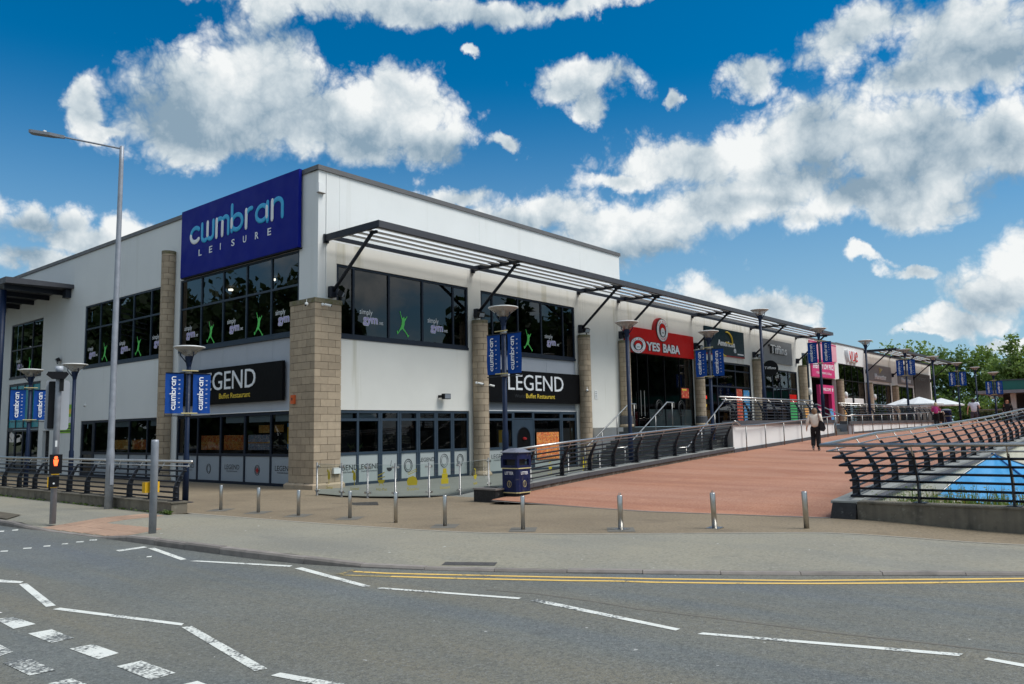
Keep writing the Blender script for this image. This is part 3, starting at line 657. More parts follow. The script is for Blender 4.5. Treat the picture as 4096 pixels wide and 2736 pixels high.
# right side of the ramp: kerb with the leaning railing, front wall and sunken bed
XK = [-.5, 1, 3, 6, 9, 12, 15, 19, 24, 30, 38, 46]
rk = thing('ramp_kerb', (-.5, -15.9, 0), 'concrete kerb along the far side of the red ramp carrying the leaning railing', 'kerb')
MB().add([(-.62, -15.7, -.02), (-.62, -16.12, -.06), (-.5, -16.12, .27), (-.5, -15.72, .27), (-.45, -15.7, -.02), (-.45, -16.12, -.06), (-.45, -16.12, .27), (-.45, -15.72, .27)],
         [(0, 1, 2, 3), (4, 7, 6, 5), (0, 3, 7, 4), (1, 5, 6, 2), (3, 2, 6, 7)]).build('black_end', 'black_plinth', rk)
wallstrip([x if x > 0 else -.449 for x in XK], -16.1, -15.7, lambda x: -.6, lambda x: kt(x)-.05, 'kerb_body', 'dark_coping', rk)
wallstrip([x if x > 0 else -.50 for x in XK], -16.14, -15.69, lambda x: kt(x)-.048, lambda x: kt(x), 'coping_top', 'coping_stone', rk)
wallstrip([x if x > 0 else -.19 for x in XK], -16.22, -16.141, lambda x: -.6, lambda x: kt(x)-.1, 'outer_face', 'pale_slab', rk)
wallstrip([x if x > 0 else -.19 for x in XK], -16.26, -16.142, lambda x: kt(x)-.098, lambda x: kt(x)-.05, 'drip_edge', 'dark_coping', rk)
fwall = thing('retaining_wall', (-.5, -18, 0), 'stained concrete wall under the black railing beside the pavement', 'wall')
MB().add([(-.5, -16.13, -.4), (-.5, -27, -.4), (-.2, -27, -.4), (-.2, -16.13, -.4), (-.5, -16.13, .27), (-.5, -27, .31), (-.2, -27, .31), (-.2, -16.13, .27)],
         [(0, 3, 2, 1), (4, 5, 6, 7), (0, 1, 5, 4), (1, 2, 6, 5), (2, 3, 7, 6), (3, 0, 4, 7)]).build('wall_body', 'concrete_wall', fwall)
MB().add([(-.52, -16.14, .272), (-.52, -27, .312), (-.18, -27, .312), (-.18, -16.14, .272), (-.52, -16.14, .30), (-.52, -27, .34), (-.18, -27, .34), (-.18, -16.14, .30)],
         [(0, 3, 2, 1), (4, 5, 6, 7), (0, 1, 5, 4), (1, 2, 6, 5), (2, 3, 7, 6), (3, 0, 4, 7)]).build('wall_cap', 'concrete_wall', fwall)
struct(MB().sheet([(-.2, -40, -.3), (5, -40, -.3), (5, -16.1, -.3), (-.2, -16.1, -.3)]).build('sunken_bed', 'soil'))
struct(MB().sheet([(5, -40, -.296), (60, -40, .3), (60, -16.1, .3), (5, -16.1, -.296)]).build('sunken_path', 'pale_slab'))
lw = thing('retaining_wall', (-6.42, 4, 0), 'mossy concrete kerb wall under the railing by the traffic signal', 'wall')
MB().box(-6.6, -6.25, -4.12, 40, -.2, .22).build('wall_body', 'concrete_wall', lw); MB().box(-6.62, -6.23, -4.14, 40, .222, .252).build('wall_cap', 'concrete_wall', lw)

# ------------------------------------------------------------------ buildings
class Face:
    """a facade: s runs along it, d is the distance out of the wall plane"""
    def __init__(f, axis, off=.35): f.axis = axis; f.off = off
    def p(f, s, z, d=0.0): return (s, f.off-d, z) if f.axis == 'X' else (f.off-d, s, z)
    @property
    def right(f): return (1, 0, 0) if f.axis == 'X' else (0, -1, 0)
    @property
    def out(f): return (0, -1, 0) if f.axis == 'X' else (-1, 0, 0)
    def box(f, mb, s0, s1, z0, z1, d0, d1):
        a = f.p(s0, z0, d0); b = f.p(s1, z1, d1)
        return mb.box(min(a[0], b[0]), max(a[0], b[0]), min(a[1], b[1]), max(a[1], b[1]), min(z0, z1), max(z0, z1))
    def b(f, name, mat, parent, s0, s1, z0, z1, d0, d1): return f.box(MB(), s0, s1, z0, z1, d0, d1).build(name, mat, parent)
FR = Face('X'); FL = Face('Y'); UP = (0, 0, 1)
def wall(F, parent, s0, s1, z0, z1, holes, mat, seams=()):
    cuts = sorted(set([s0, s1]+[h[0] for h in holes]+[h[1] for h in holes]+list(seams)))
    for a, b in zip(cuts[:-1], cuts[1:]):
        hs = sorted([(h[2], h[3]) for h in holes if h[0] <= a+1e-6 and h[1] >= b-1e-6]); z = z0; g = .003
        for h in hs+[(z1, z1)]:
            if h[0]-z > .01: F.b('wall_panel', mat, parent, a+g, b-g, z, h[0], -.3, 0.0)
            z = max(z, h[1])
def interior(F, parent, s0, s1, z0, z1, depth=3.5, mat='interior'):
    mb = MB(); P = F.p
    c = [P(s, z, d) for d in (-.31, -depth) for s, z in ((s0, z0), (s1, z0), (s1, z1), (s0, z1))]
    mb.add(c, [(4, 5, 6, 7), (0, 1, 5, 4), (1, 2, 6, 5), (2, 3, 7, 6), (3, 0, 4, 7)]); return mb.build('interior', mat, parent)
def window(F, parent, S, Z, fw=.06, mat='frame_blue', gl='glass_dark', cells={}, name='window', d=-.02, sill=0.0, room=3.5, roommat='interior', label=None):
    """framed glazing: one frame mesh with a pane per cell"""
    mb = MB(); h = fw/2
    for i, s in enumerate(S):
        a, b = s-h, s+h
        if i == 0: a, b = s, s+fw
        if i == len(S)-1: a, b = s-fw, s
        F.box(mb, a, b, Z[0], Z[-1], d-.08, d)
    for j, z in enumerate(Z):
        a, b = z-h, z+h
        if j == 0: a, b = z, z+fw
        if j == len(Z)-1: a, b = z-fw, z
        for i in range(len(S)-1):
            l = S[i]+(fw if i == 0 else h); r = S[i+1]-(fw if i == len(S)-2 else h)
            F.box(mb, l, r, a, b, d-.075, d-.004)
    if sill: F.box(mb, S[0], S[-1], Z[0]-sill, Z[0]-.002, d-.07, d+.05)
    w = mb.build(name, mat, parent)
    if label: w['label'] = label
    for i in range(len(S)-1):
        for j in range(len(Z)-1):
            l = S[i]+(fw if i == 0 else h); r = S[i+1]-(fw if i == len(S)-2 else h); a = Z[j]+(fw if j == 0 else h); b = Z[j+1]-(fw if j == len(Z)-2 else h)
            m = cells.get((i, j), cells.get(('*', j), gl))
            if m in ('frosted', 'frosted_light', 'panel_teal'): F.b('panel', m, w, l, r, a, b, d-.06, d-.03)
            else:
                q = MB(); t = random.uniform(-.004, .004); pp = [F.p(l, a, d-.04), F.p(r, a, d-.04+t), F.p(r, b, d-.04+t+random.uniform(-.003, .003)), F.p(l, b, d-.04)]; q.sheet(pp if F.axis == 'X' else pp[::-1]); q.build('pane', m, w)
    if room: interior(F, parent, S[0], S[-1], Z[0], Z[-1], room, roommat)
    return w
# --- block-built pillar and round columns
COURSE = .2365
def boxmesh(key, x0, x1, y0, y1, h, cache={}):
    if key not in cache:
        mb = MB(); mb.box(x0, x1, y0, y1, 0, h); me = bpy.data.meshes.new('block'); me.from_pydata(mb.v, [], mb.f); me.materials.append(MATS['block']); cache[key] = me
    return cache[key]
def pillar(parent):
    core = MB().box(.02, 1.01, .02, 1.3, -.1, 5.86).build('corner_pillar', 'mortar', parent); off = worldloc(parent)
    g = .006; A = [(0, .52, 0, .22), (.52, 1.03, 0, .2), (0, .2, .22, .66), (0, .2, .66, 1.1), (0, .2, 1.1, 1.32)]; B = [(0, .24, 0, .44), (.24, .81, 0, .2), (.81, 1.03, 0, .2), (0, .2, .44, .88), (0, .2, .88, 1.32)]
    z = .1; i = 0
    while z < 5.72:
        h = min(COURSE, 5.75-z)-.012
        for k, (x0, x1, y0, y1) in enumerate(A if i % 2 else B):
            me = boxmesh((i % 2, k, round(h, 3)), x0+(g if x0 else 0), x1-(g if x1 < 1.02 else 0), y0+(g if y0 else 0), y1-(g if y1 < 1.31 else 0), h)
            o = obj('block', me, core, Vector((random.uniform(-.0025, .0025), random.uniform(-.0025, .0025), z+.0045))-off)
        z += COURSE; i += 1
    for k, (x0, x1, y0, y1) in enumerate(((-.02, .5, -.02, .5), (.506, 1.05, -.02, .5), (-.02, .5, .506, 1.34))):
        MB().box(x0, x1, y0, y1, 5.752, 5.90).build('cap_block', 'block_mossy', core)
    for k, (x0, x1, y0, y1) in enumerate(((-.12, .45, -.12, .4), (.457, 1.12, -.12, .4), (-.12, .4, .407, .86), (-.12, .4, .867, 1.4))):
        MB().add([(x0, y0, -.12), (x1, y0, -.12), (x1, y1, -.12), (x0, y1, -.12), (x0, y0, .04), (x1, y0, .04), (x1, y1, .04), (x0, y1, .04), (x0+.1, y0+.1, .095), (x1, y0+.1, .095), (x1, y1, .095), (x0+.1, y1, .095)],
                 [(0, 1, 5, 4), (1, 2, 6, 5), (2, 3, 7, 6), (3, 0, 4, 7), (4, 5, 9, 8), (5, 6, 10, 9), (6, 7, 11, 10), (7, 4, 8, 11), (8, 9, 10, 11)]).build('plinth_stone', 'block', core)
def ringmesh(r, h, cache={}):
    k = (r, round(h, 3))
    if k not in cache:
        mb = MB(); g = .008/r; n = 7
        for z in (0, h):
            for i in range(n+1): a = -math.pi/4+g+(math.pi/2-2*g)*i/n; mb.v.append((r*math.cos(a), r*math.sin(a), z))
            for i in range(n+1): a = -math.pi/4+g+(math.pi/2-2*g)*i/n; mb.v.append(((r-.06)*math.cos(a), (r-.06)*math.sin(a), z))
        m = n+1
        for i in range(n): mb.f += [(i, i+1, 2*m+i+1, 2*m+i), (i, m+i, m+i+1, i+1), (2*m+i, 2*m+i+1, 3*m+i+1, 3*m+i)]
        mb.f += [(0, 2*m, 3*m, m), (n, m+n, 3*m+n, 2*m+n)]
        me = bpy.data.meshes.new('block'); me.from_pydata(mb.v, [], mb.f); me.materials.append(MATS['block']); cache[k] = me
    return cache[k]
def column(parent, x, y, r, z0, z1, base=True):
    core = MB().lathe((x, y, z0), [(r-.022, 0), (r-.022, z1-z0-.02)], 24).build('column', 'mortar', parent, smooth=True)
    off = Vector((x, y, 0))-worldloc(core); z = z0; i = 0
    while z < z1-.03:
        h = min(COURSE, z1-z)-.014; me = ringmesh(r, h)
        top = z+COURSE >= z1-.03
        for k in range(4):
            o = obj('block', me, core, off+Vector((0, 0, z+.007)), (0, 0, k*math.pi/2+(i % 2)*math.pi/4+.35))
        z += COURSE; i += 1
    MB().lathe((x, y, z1), [(r+.004, -.13), (r+.006, .002), (.01, .02)], 24).build('cap_stone', 'block_mossy', core)
    if base: MB().lathe((x, y, z0-.1), [(r+.09, 0), (r+.085, .1), (r+.02, .17), (r, .2)], 24).build('base_stone', 'block', core, smooth=True)

main = thing('leisure_building', (.5, .5, 0), 'two-storey white leisure building with corner block pillar and dark upper windows', 'building')
# left facade
L_H = [(1.36, 9.22, 4.95, 7.7), (1.36, 9.22, -.1, 2.39), (10.42, 18.02, 4.87, 7.69), (10.42, 18.02, -.1, 2.38), (21.6, 22.45, -.1, 2.0), (23.0, 27.35, 4.83, 7.7), (23.0, 27.35, -.1, 4.5)]
wall(FL, main, .35, 34, -.1, 7.72, L_H+[(1.36, 9.22, 2.39, 4.95)], 'render_white')
wall(FL, main, .35, 34, 7.723, 10.21, [], 'render_white', seams=[1.2, 9.0, 14.2, 19.4, 24.6, 29.8])
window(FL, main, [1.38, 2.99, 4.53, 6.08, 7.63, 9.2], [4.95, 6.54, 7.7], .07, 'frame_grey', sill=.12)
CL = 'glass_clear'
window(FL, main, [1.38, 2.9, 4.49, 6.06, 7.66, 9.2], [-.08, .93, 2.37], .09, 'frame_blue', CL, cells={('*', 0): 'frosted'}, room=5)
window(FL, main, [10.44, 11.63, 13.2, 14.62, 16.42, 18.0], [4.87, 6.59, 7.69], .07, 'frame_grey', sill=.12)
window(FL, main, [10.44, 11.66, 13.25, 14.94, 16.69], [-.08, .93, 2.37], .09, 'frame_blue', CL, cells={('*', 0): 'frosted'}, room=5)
window(FL, main, [16.70, 18.0], [-.08, .93, 2.37], .14, 'frame_blue', 'glass_dark', name='door')
window(FL, main, [23.02, 24.4, 25.9, 27.33], [4.85, 6.3, 7.68], .06, 'frame_blue', sill=.1)
window(FL, main, [23.02, 24.1, 25.18, 26.25, 27.33], [2.1, 4.48], .1, 'frame_blue', cells={('*', 0): 'panel_teal'}, room=0)
window(FL, main, [23.02, 24.1, 25.18, 26.25, 27.33], [-.08, 2.09], .1, 'frame_blue', 'glass_dark', name='door')
FL.b('panel', 'panel_teal', main, 23.02, 27.33, 4.5, 4.82, -.1, -.02)
dd = FL.b('door', 'black_paint', main, 21.62, 22.43, -.09, 1.98, -.2, -.15)
for i in range(7): FL.b('louvre_slat', 'frame_blue', dd, 21.72, 22.33, .2+i*.12, .27+i*.12, -.15, -.13)
FL.b('door_sign', 'white_plastic', dd, 21.7, 21.95, 1.55, 1.66, -.149, -.14)
for i in range(5):                                   # grey cladding bay behind the restaurant sign
    a = [1.36, 2.9, 4.49, 6.06, 7.66, 9.22]; FL.b('cladding_panel', 'clad_grey', main, a[i]+.004, a[i+1]-.004, 2.42, 4.82, -.2, -.06)
FL.b('drip_strip', 'white_plastic', main, 1.36, 9.22, 2.385, 2.415, -.1, .03)
# right facade
R_H = [(1.1, 7.44, 4.82, 7.2), (1.06, 7.44, -.1, 2.38), (8.18, 14.62, 4.79, 7.18), (8.18, 14.62, -.1, 2.4), (8.18, 14.62, 2.4, 4.79)]
wall(FR, main, .652, 18.64, -.1, 7.9, R_H, 'render_canopy', seams=[15.3])
wall(FR, main, .652, 18.64, 7.903, 10.21, [], 'render_white', seams=[1.2, 8.15, 15.2])
window(FR, main, [1.11, 1.83, 3.4, 5.02, 6.63, 7.43], [4.82, 7.19], .08, 'frame_blue', sill=.1)
window(FR, main, [8.19, 8.91, 10.54, 12.14, 13.74, 14.61], [4.79, 7.17], .08, 'frame_blue', sill=.1)
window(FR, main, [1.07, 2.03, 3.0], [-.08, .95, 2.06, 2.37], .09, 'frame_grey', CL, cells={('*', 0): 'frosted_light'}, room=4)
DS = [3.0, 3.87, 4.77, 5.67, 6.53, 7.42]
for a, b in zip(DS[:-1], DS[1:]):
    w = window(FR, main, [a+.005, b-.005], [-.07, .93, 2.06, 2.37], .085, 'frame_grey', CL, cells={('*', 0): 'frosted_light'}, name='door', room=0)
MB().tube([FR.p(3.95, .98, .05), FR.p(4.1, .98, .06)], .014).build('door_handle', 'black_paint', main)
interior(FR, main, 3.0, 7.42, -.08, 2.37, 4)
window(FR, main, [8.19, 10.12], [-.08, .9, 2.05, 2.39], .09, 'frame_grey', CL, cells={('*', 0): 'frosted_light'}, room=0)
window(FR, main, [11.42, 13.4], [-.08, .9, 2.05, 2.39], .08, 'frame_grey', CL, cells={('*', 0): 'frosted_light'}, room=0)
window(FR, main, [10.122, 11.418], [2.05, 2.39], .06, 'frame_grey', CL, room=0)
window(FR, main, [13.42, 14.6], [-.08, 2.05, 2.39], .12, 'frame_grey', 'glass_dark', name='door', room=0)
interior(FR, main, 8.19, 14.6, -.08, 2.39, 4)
ad = FR.b('door', 'frame_grey', main, 10.13, 11.41, -.08, 2.04, -.09, -.03)
mb = MB(); mb.prism(arc(0, 0, .41, 0, 180, 14)+[(-.41, -.75), (.41, -.75)], FR.p(10.77, 1.3, -.029), (1, 0, 0), UP, (0, .004, 0)); mb.build('arched_light', 'black_gloss', ad)
mb = MB(); mb.tube([FR.p(10.77+p[0], 1.3+p[1], -.024) for p in [(.43, -.76)]+arc(0, 0, .43, 0, 180, 14)+[(-.43, -.76), (.43, -.76)]], .018, 6); mb.build('arch_trim', 'frame_blue', ad)
mb = MB(); mb.lathe(FR.p(10.8, 1.0, -.01), [(.0, .32), (.1, .28), (.1, .22), (.02, .2)], 10); mb.build('red_lantern', 'deep_red', ad)
FR.b('cladding_panel', 'clad_dark', main, 8.19, 14.6, 2.42, 2.8, -.2, -.08); 
for a, b in ((8.19, 10.4), (10.41, 12.5), (12.51, 14.61)): FR.b('cladding_panel', 'clad_grey', main, a, b, 4.0, 4.68, -.2, -.07)
FR.b('drip_strip', 'white_plastic', main, 8.19, 14.61, 2.395, 2.42, -.1, -.04)
# roof coping, roof
for F, a0, a1 in ((FR, .29, 18.7), (FL, .36, 34)):
    s = a0
    while s < a1:
        e = min(s+3.0, a1); F.b('coping_piece', 'coping_metal', main, s+.002, e-.002, 10.212, 10.37, -.4, .06); s = e
MB().box(.6, 18.6, .6, 34, 9.9, 10.1).build('roof', 'clad_dark', main); MB().box(18.45, 18.62, .66, 34, 5, 10.2).build('end_wall', 'render_white', main); MB().box(.7, 18.4, 14, 14.1, 0, 9.9).build('light_block_wall', 'interior', main)  # wall inside is unseen, added to close off light
pillar(main); column(main, .16, 9.83, .27, .0, 8.95)
column(main, 7.82, .08, .31, 0, 5.9); column(main, 14.98, .1, .28, 0, 5.9); column(main, 18.46, .1, .28, 1.75, 5.9)
FR.b('cable_conduit', 'white_plastic', main, .655, .675, 5.9, 10.2, .0, .02)
# --- shops further along
shop = thing('shop_terrace', (26, .5, 1.65), 'white row of shops under the long canopy with block columns between shopfronts', 'building')
SH = [(19.0, 26.2, 1.6, 5.45), (27.3, 34.2, 1.6, 5.5), (35.4, 42.4, 1.6, 5.4), (43.6, 45.0, 1.6, 6.9), (45.4, 51.0, 1.6, 5.2)]
wall(FR, shop, 18.645, 51.6, 1.6, 8.1, SH, 'render_canopy', seams=[26.75, 34.8, 43.2])
MB().box(18.7, 51.5, .66, 20, 7.9, 8.05).build('roof', 'clad_dark', shop)
for a in np.arange(18.65, 51.4, 3): FR.b('coping_piece', 'coping_metal', shop, a, min(a+2.99, 51.6), 8.102, 8.2, -.35, .05)
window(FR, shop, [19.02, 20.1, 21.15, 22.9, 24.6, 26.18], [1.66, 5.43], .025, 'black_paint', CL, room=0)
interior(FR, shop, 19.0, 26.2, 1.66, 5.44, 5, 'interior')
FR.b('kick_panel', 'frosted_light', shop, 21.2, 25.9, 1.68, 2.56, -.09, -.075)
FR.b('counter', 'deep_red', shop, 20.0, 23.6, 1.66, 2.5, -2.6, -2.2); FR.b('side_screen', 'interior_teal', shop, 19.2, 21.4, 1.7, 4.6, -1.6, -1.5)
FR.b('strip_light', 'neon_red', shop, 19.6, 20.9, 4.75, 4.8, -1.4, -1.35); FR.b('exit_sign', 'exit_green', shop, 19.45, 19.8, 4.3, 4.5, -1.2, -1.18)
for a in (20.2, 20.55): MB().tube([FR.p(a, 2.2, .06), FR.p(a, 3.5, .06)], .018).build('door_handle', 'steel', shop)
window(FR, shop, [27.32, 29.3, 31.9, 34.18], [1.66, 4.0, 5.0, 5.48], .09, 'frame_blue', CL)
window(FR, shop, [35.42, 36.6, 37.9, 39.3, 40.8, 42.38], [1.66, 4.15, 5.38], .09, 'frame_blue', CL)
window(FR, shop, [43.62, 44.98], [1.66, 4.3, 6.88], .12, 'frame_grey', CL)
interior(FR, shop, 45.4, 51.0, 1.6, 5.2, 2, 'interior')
FR.b('blind', 'white_plastic', shop, 28.0, 31.0, 4.75, 5.4, -.5, -.45); FR.b('shelf', 'food_orange', shop, 28.2, 30.2, 1.7, 2.6, -1.0, -.8)
for x in (26.45, 34.7, 42.95, 51.25): column(shop, x, .1, .29, 1.75, 5.9 if x < 50 else 5.2, base=True)
for x in (18.46, 26.45): MB().lathe((x, .1, 1.62), [(.33, 0), (.33, .55), (.3, .58)], 16).build('column_skirt', 'dark_coping', shop)
cin = thing('cinema_building', (55, .5, 1.65), 'white cinema front with dark tree-reflecting glass', 'building')
wall(FR, cin, 51.605, 59.3, 1.6, 8.14, [(51.9, 58.9, 1.6, 6.56)], 'render_white'); FR.b('coping_piece', 'coping_metal', cin, 51.6, 59.3, 8.142, 8.25, -.35, .05)
MB().box(55, 66, 3, 20, 8, 8.9).build('roof_plant_room', 'render_white', cin); MB().box(54.9, 66.1, 2.9, 20.1, 8.902, 9.0).build('roof_edge', 'coping_metal', cin)
window(FR, cin, [51.92, 53.6, 55.4, 57.1, 58.88], [1.66, 3.9, 5.19, 6.54], .06, 'black_paint', 'glass_dark')
for a in (52.4, 55.6): FR.b('ticket_blind', 'white_plastic', cin, a, a+2.6, 3.3, 3.75, -.03, .02)
MB().box(51.6, 59, .66, 20, 7.9, 8.05).build('roof', 'clad_dark', cin); column(cin, 59.3, .1, .29, 1.75, 5.2)
rest = thing('restaurant_building', (70, .5, 1.65), 'pale restaurant front under the far canopy behind white parasols', 'building')
wall(FR, rest, 59.305, 84.3, 1.6, 7.95, [(61.4, 67.3, 1.6, 5.22), (69.3, 75.8, 1.6, 5.22)], 'render_canopy'); MB().box(59.4, 84.2, .66, 20, 7.8, 7.94).build('roof', 'clad_dark', rest)
window(FR, rest, [61.42, 62.9, 64.4, 65.9, 67.28], [1.66, 3.3, 5.2], .08, 'frame_blue', 'glass_dark'); window(FR, rest, [69.32, 71.4, 73.6, 75.78], [1.66, 3.3, 5.2], .08, 'frame_blue', 'glass_dark')
FR.b('stone_panel', 'stone_dark', rest, 76.2, 83.2, 1.66, 6.8, .0, .12); MB().box(84.15, 84.3, .35, 20, 1.6, 7.95).build('end_wall', 'render_white', rest)
for a in np.arange(59.4, 84, 3): FR.b('coping_piece', 'coping_metal', rest, a, min(a+2.99, 84.3), 7.952, 8.05, -.35, .05)
column(rest, 67.9, .1, .29, 1.75, 5.2)

# ------------------------------------------------------------------ canopies
def canopy(x0, x1, beams, struts, label, yo=-2.3, zt=8.07):
    t = thing('canopy', (x0, .35, zt), label, 'canopy', None); zb = zt-.21
    edges = sorted(set([x0]+beams+[x1]))
    for a, b in zip(edges[:-1], edges[1:]):
        mb = MB(); mb.box(a+.004, b-.004, yo-.05, yo, zb, zt); mb.box(a+.004, b-.004, yo, yo+.12, zt-.03, zt-.002); mb.box(a+.004, b-.004, yo, yo+.1, zb+.002, zb+.03); mb.build('fascia', 'canopy_fascia', t)
        MB().box(a+.004, b-.004, -.05, .02, zb, zb+.13).build('inner_rail', 'canopy_steel', t)
        for y in (-.52, -.97, -1.42, -1.87):
            pr = [(p[0], p[1]) for p in arc(0, 0, .195, 0, 360, 12, .05)][:-1]; c, s = math.cos(.2), math.sin(.2)
            mb = MB(); mb.prism([(c*u-s*v, s*u+c*v) for u, v in pr], (a+.07, y, zt-.075), (0, 1, 0), UP, (b-a-.14, 0, 0)); mb.build('louvre', 'louvre', t, smooth=False)
    for x in [x0+.04]+beams+[x1-.04]:
        mb = MB(); mb.box(x-.05, x+.05, yo+.1, .34, zt-.04, zt-.006); mb.box(x-.05, x+.05, yo+.1, .34, zb+.002, zb+.03); mb.box(x-.012, x+.012, yo+.1, .34, zb+.03, zt-.04); mb.build('beam', 'canopy_steel', t)
        MB().box(x-.09, x+.09, .27, .345, zb-.06, zt+.02).build('wall_bracket', 'canopy_steel', t)
    MB().box(x0-.02, x0+.005, yo-.05, .33, zb-.002, zt+.004).build('end_plate', 'canopy_steel', t)
    for x in struts:
        mb = MB(); mb.tube([(x, .2, 6.22), (x, -1.75, zb-.02)], .06, 10); mb.build('strut', 'canopy_steel', t, smooth=True)
        mb = MB(); mb.box(x-.1, x+.1, .16, .345, 6.02, 6.38); mb.build('strut_bracket', 'canopy_steel', t)
        mb = MB(); mb.box(x-.04, x+.04, -1.95, -1.65, zb-.08, zb+.01); mb.build('strut_head', 'canopy_steel', t)
    return t
canopy(.6, 42.6, [7.7, 14.95, 18.4, 26.3, 34.5], [.85, 7.85, 14.98, 18.46, 26.45, 34.7, 42.45], 'long dark steel canopy with pale louvre blades over the shops and gym windows')
canopy(59.2, 83.5, [67.6, 75.7], [59.4, 67.9, 75.9, 83.3], 'dark steel canopy over the far restaurant beside the trees', zt=8.1)
ec = thing('canopy', (.3, 24, 8.4), 'dark entrance canopy with round blue post at the far end of the left facade', 'canopy')
MB().add([(.34, 19.4, 8.72), (-2.4, 19.9, 8.72), (-2.4, 31, 8.72), (.34, 31, 8.72), (.34, 19.4, 8.90), (-2.4, 19.9, 9.0), (-2.4, 31, 9.0), (.34, 31, 8.9)], [(0, 3, 2, 1), (4, 5, 6, 7), (0, 1, 5, 4), (1, 2, 6, 5), (2, 3, 7, 6), (3, 0, 4, 7)]).build('roof_slab', 'canopy_fascia', ec)
for y in (20.4, 22.4, 24.4, 26.4, 28.4): MB().bar((.34, y, 8.6), (-2.3, y, 8.62), .12, .22).build('beam', 'canopy_steel', ec)
MB().box(.1, .34, 19.7, 20.1, 8.3, 8.71).build('wall_bracket', 'canopy_steel', ec)
MB().lathe((-2.2, 20.75, -.1), [(.14, 0), (.14, 8.6)], 16).build('post', 'lamp_blue', ec, smooth=True)
for i in range(6): MB().tube([(-2.3, 20.9+.0*i, 8.3-.28*i), (-4.5, 22.5, 8.3-.28*i)], .025, 6).build('side_rail', 'canopy_steel', ec)

# ------------------------------------------------------------------ signs and window graphics
sg = thing('fascia_sign', FL.p(5, 7.72, .1), 'large royal blue building sign with rounded light blue lettering', 'sign')
FL.b('board', 'sign_blue', sg, 1.17, 8.92, 7.74, 10.39, .07, .17); FL.b('sign_edge', 'sign_blue', sg, 1.17, 1.3, 7.74, 10.36, .171, .19)
FL.b('dark_gap_strip', 'black_paint', sg, 1.2, 8.9, 7.7, 7.735, .0, .15)  # black strip stands in for the dark gap below the sign
for i in range(len(WM)): wordmark_mesh(FL.p(8.25, 8.87, .175), FL.right, UP, 6.3, r=.135, sq=.16, only=i).build('letter_stroke', 'letter_white' if WM[i][1] else 'logo_cyan', sg, smooth=True)
for i, ch in enumerate('LEISURE'): text_fit(ch, FL.p(7.55-.765*i, 8.42, .178), FL.right, UP, .04 if ch == 'I' else .21, .25, 'letter_white', sg, bold=.012)
def restaurant_sign(F, s0, s1, o_s, ob, label, ghost):
    t = thing('fascia_sign', F.p((s0+s1)/2, 2.75, .1), label, 'sign'); F.b('board', 'black_gloss', t, s0, s1, 2.74, 4.06, -.02 if F is FR else .02, .12)
    text_fit('LEGEND', F.p(o_s, 3.25, .125), F.right, UP, 3.8, .66, 'letter_white', t, depth=.012)
    text_fit('Buffet Restaurant', F.p(ob, 2.93, .124), F.right, UP, 2.0, .19, 'letter_yellow', t)
    if ghost: text_fit('World', F.p(10.05, 2.94, .1215), F.right, UP, .68, .15, 'letter_black', t, depth=.001)
restaurant_sign(FR, 8.2, 14.7, 9.64, 10.8, 'black restaurant sign with white capitals over the arched grey door', True)
restaurant_sign(FL, 2.05, 8.9, 7.42, 5.95, 'black restaurant sign with white capitals on grey cladding left of the pillar', False)
MAN = [(.17, .99), (.2, .9), (.27, .74), (.32, .72), (.325, .755), (.36, .785), (.395, .76), (.39, .715), (.44, .735), (.515, .82), (.54, .8), (.45, .68), (.405, .6), (.40, .5), (.35, .36), (.40, .29), (.48, .205), (.585, .09), (.64, .1), (.567, 0), (.52, .09), (.42, .2), (.29, .31), (.185, .25), (.075, .125), (.03, .09), (0, .2), (.035, .245), (.07, .16), (.205, .39), (.235, .47), (.26, .6), (.245, .69), (.185, .86), (.15, .96)]
def win_of(parent, F, s, z):                         # the window frame object nearest to a decal: decals are parts of their building
    return parent
def jumper(F, s, z, h, parent):
    mb = MB(); mb.prism(MAN, F.p(s, z, -.052), tuple(h*c for c in F.right), (0, 0, h), tuple(.003*c for c in F.out)); mb.build('window_sticker', 'decal_green', parent)
def gymlogo(F, s, z, parent, w=1.05):
    r = 1 if F is FR else -1; k = w/1.05
    text_fit('simply', F.p(s, z+.27*k, -.05), F.right, UP, .56*k, .24*k, 'letter_white', parent, depth=.001, name='window_sticker')
    o = text_fit('gym', F.p(s+r*.14*k, z-.06*k, -.053), F.right, UP, .66*k, .31*k, 'letter_white', parent, bold=.05, depth=.001, name='window_sticker')
    text_fit('gym', F.p(s+r*.155*k, z-.045*k, -.049), F.right, UP, .63*k, .28*k, 'decal_lilac', parent, bold=.012, depth=.001, name='window_sticker')
    text_fit('.net', F.p(s+r*.84*k, z+.03*k, -.05), F.right, UP, .2*k, .11*k, 'letter_white', parent, depth=.001, name='window_sticker')
gymlogo(FR, 2.11, 5.3, main); jumper(FR, 3.78, 4.98, .94, main); gymlogo(FR, 5.3, 5.3, main); jumper(FR, 10.93, 4.93, .96, main); gymlogo(FR, 12.4, 5.27, main)
gymlogo(FL, 8.9, 5.36, main); jumper(FL, 7.22, 5.0, .9, main); gymlogo(FL, 5.8, 5.32, main); jumper(FL, 4.05, 5.0, .9, main); gymlogo(FL, 2.75, 5.32, main)
gymlogo(FL, 17.7, 5.25, main); jumper(FL, 16.2, 4.95, .9, main); gymlogo(FL, 14.5, 5.25, main); jumper(FL, 13.0, 4.95, .9, main); gymlogo(FL, 11.5, 5.25, main)
gymlogo(FL, 26.6, 5.3, main); jumper(FL, 25.0, 4.95, .9, main)
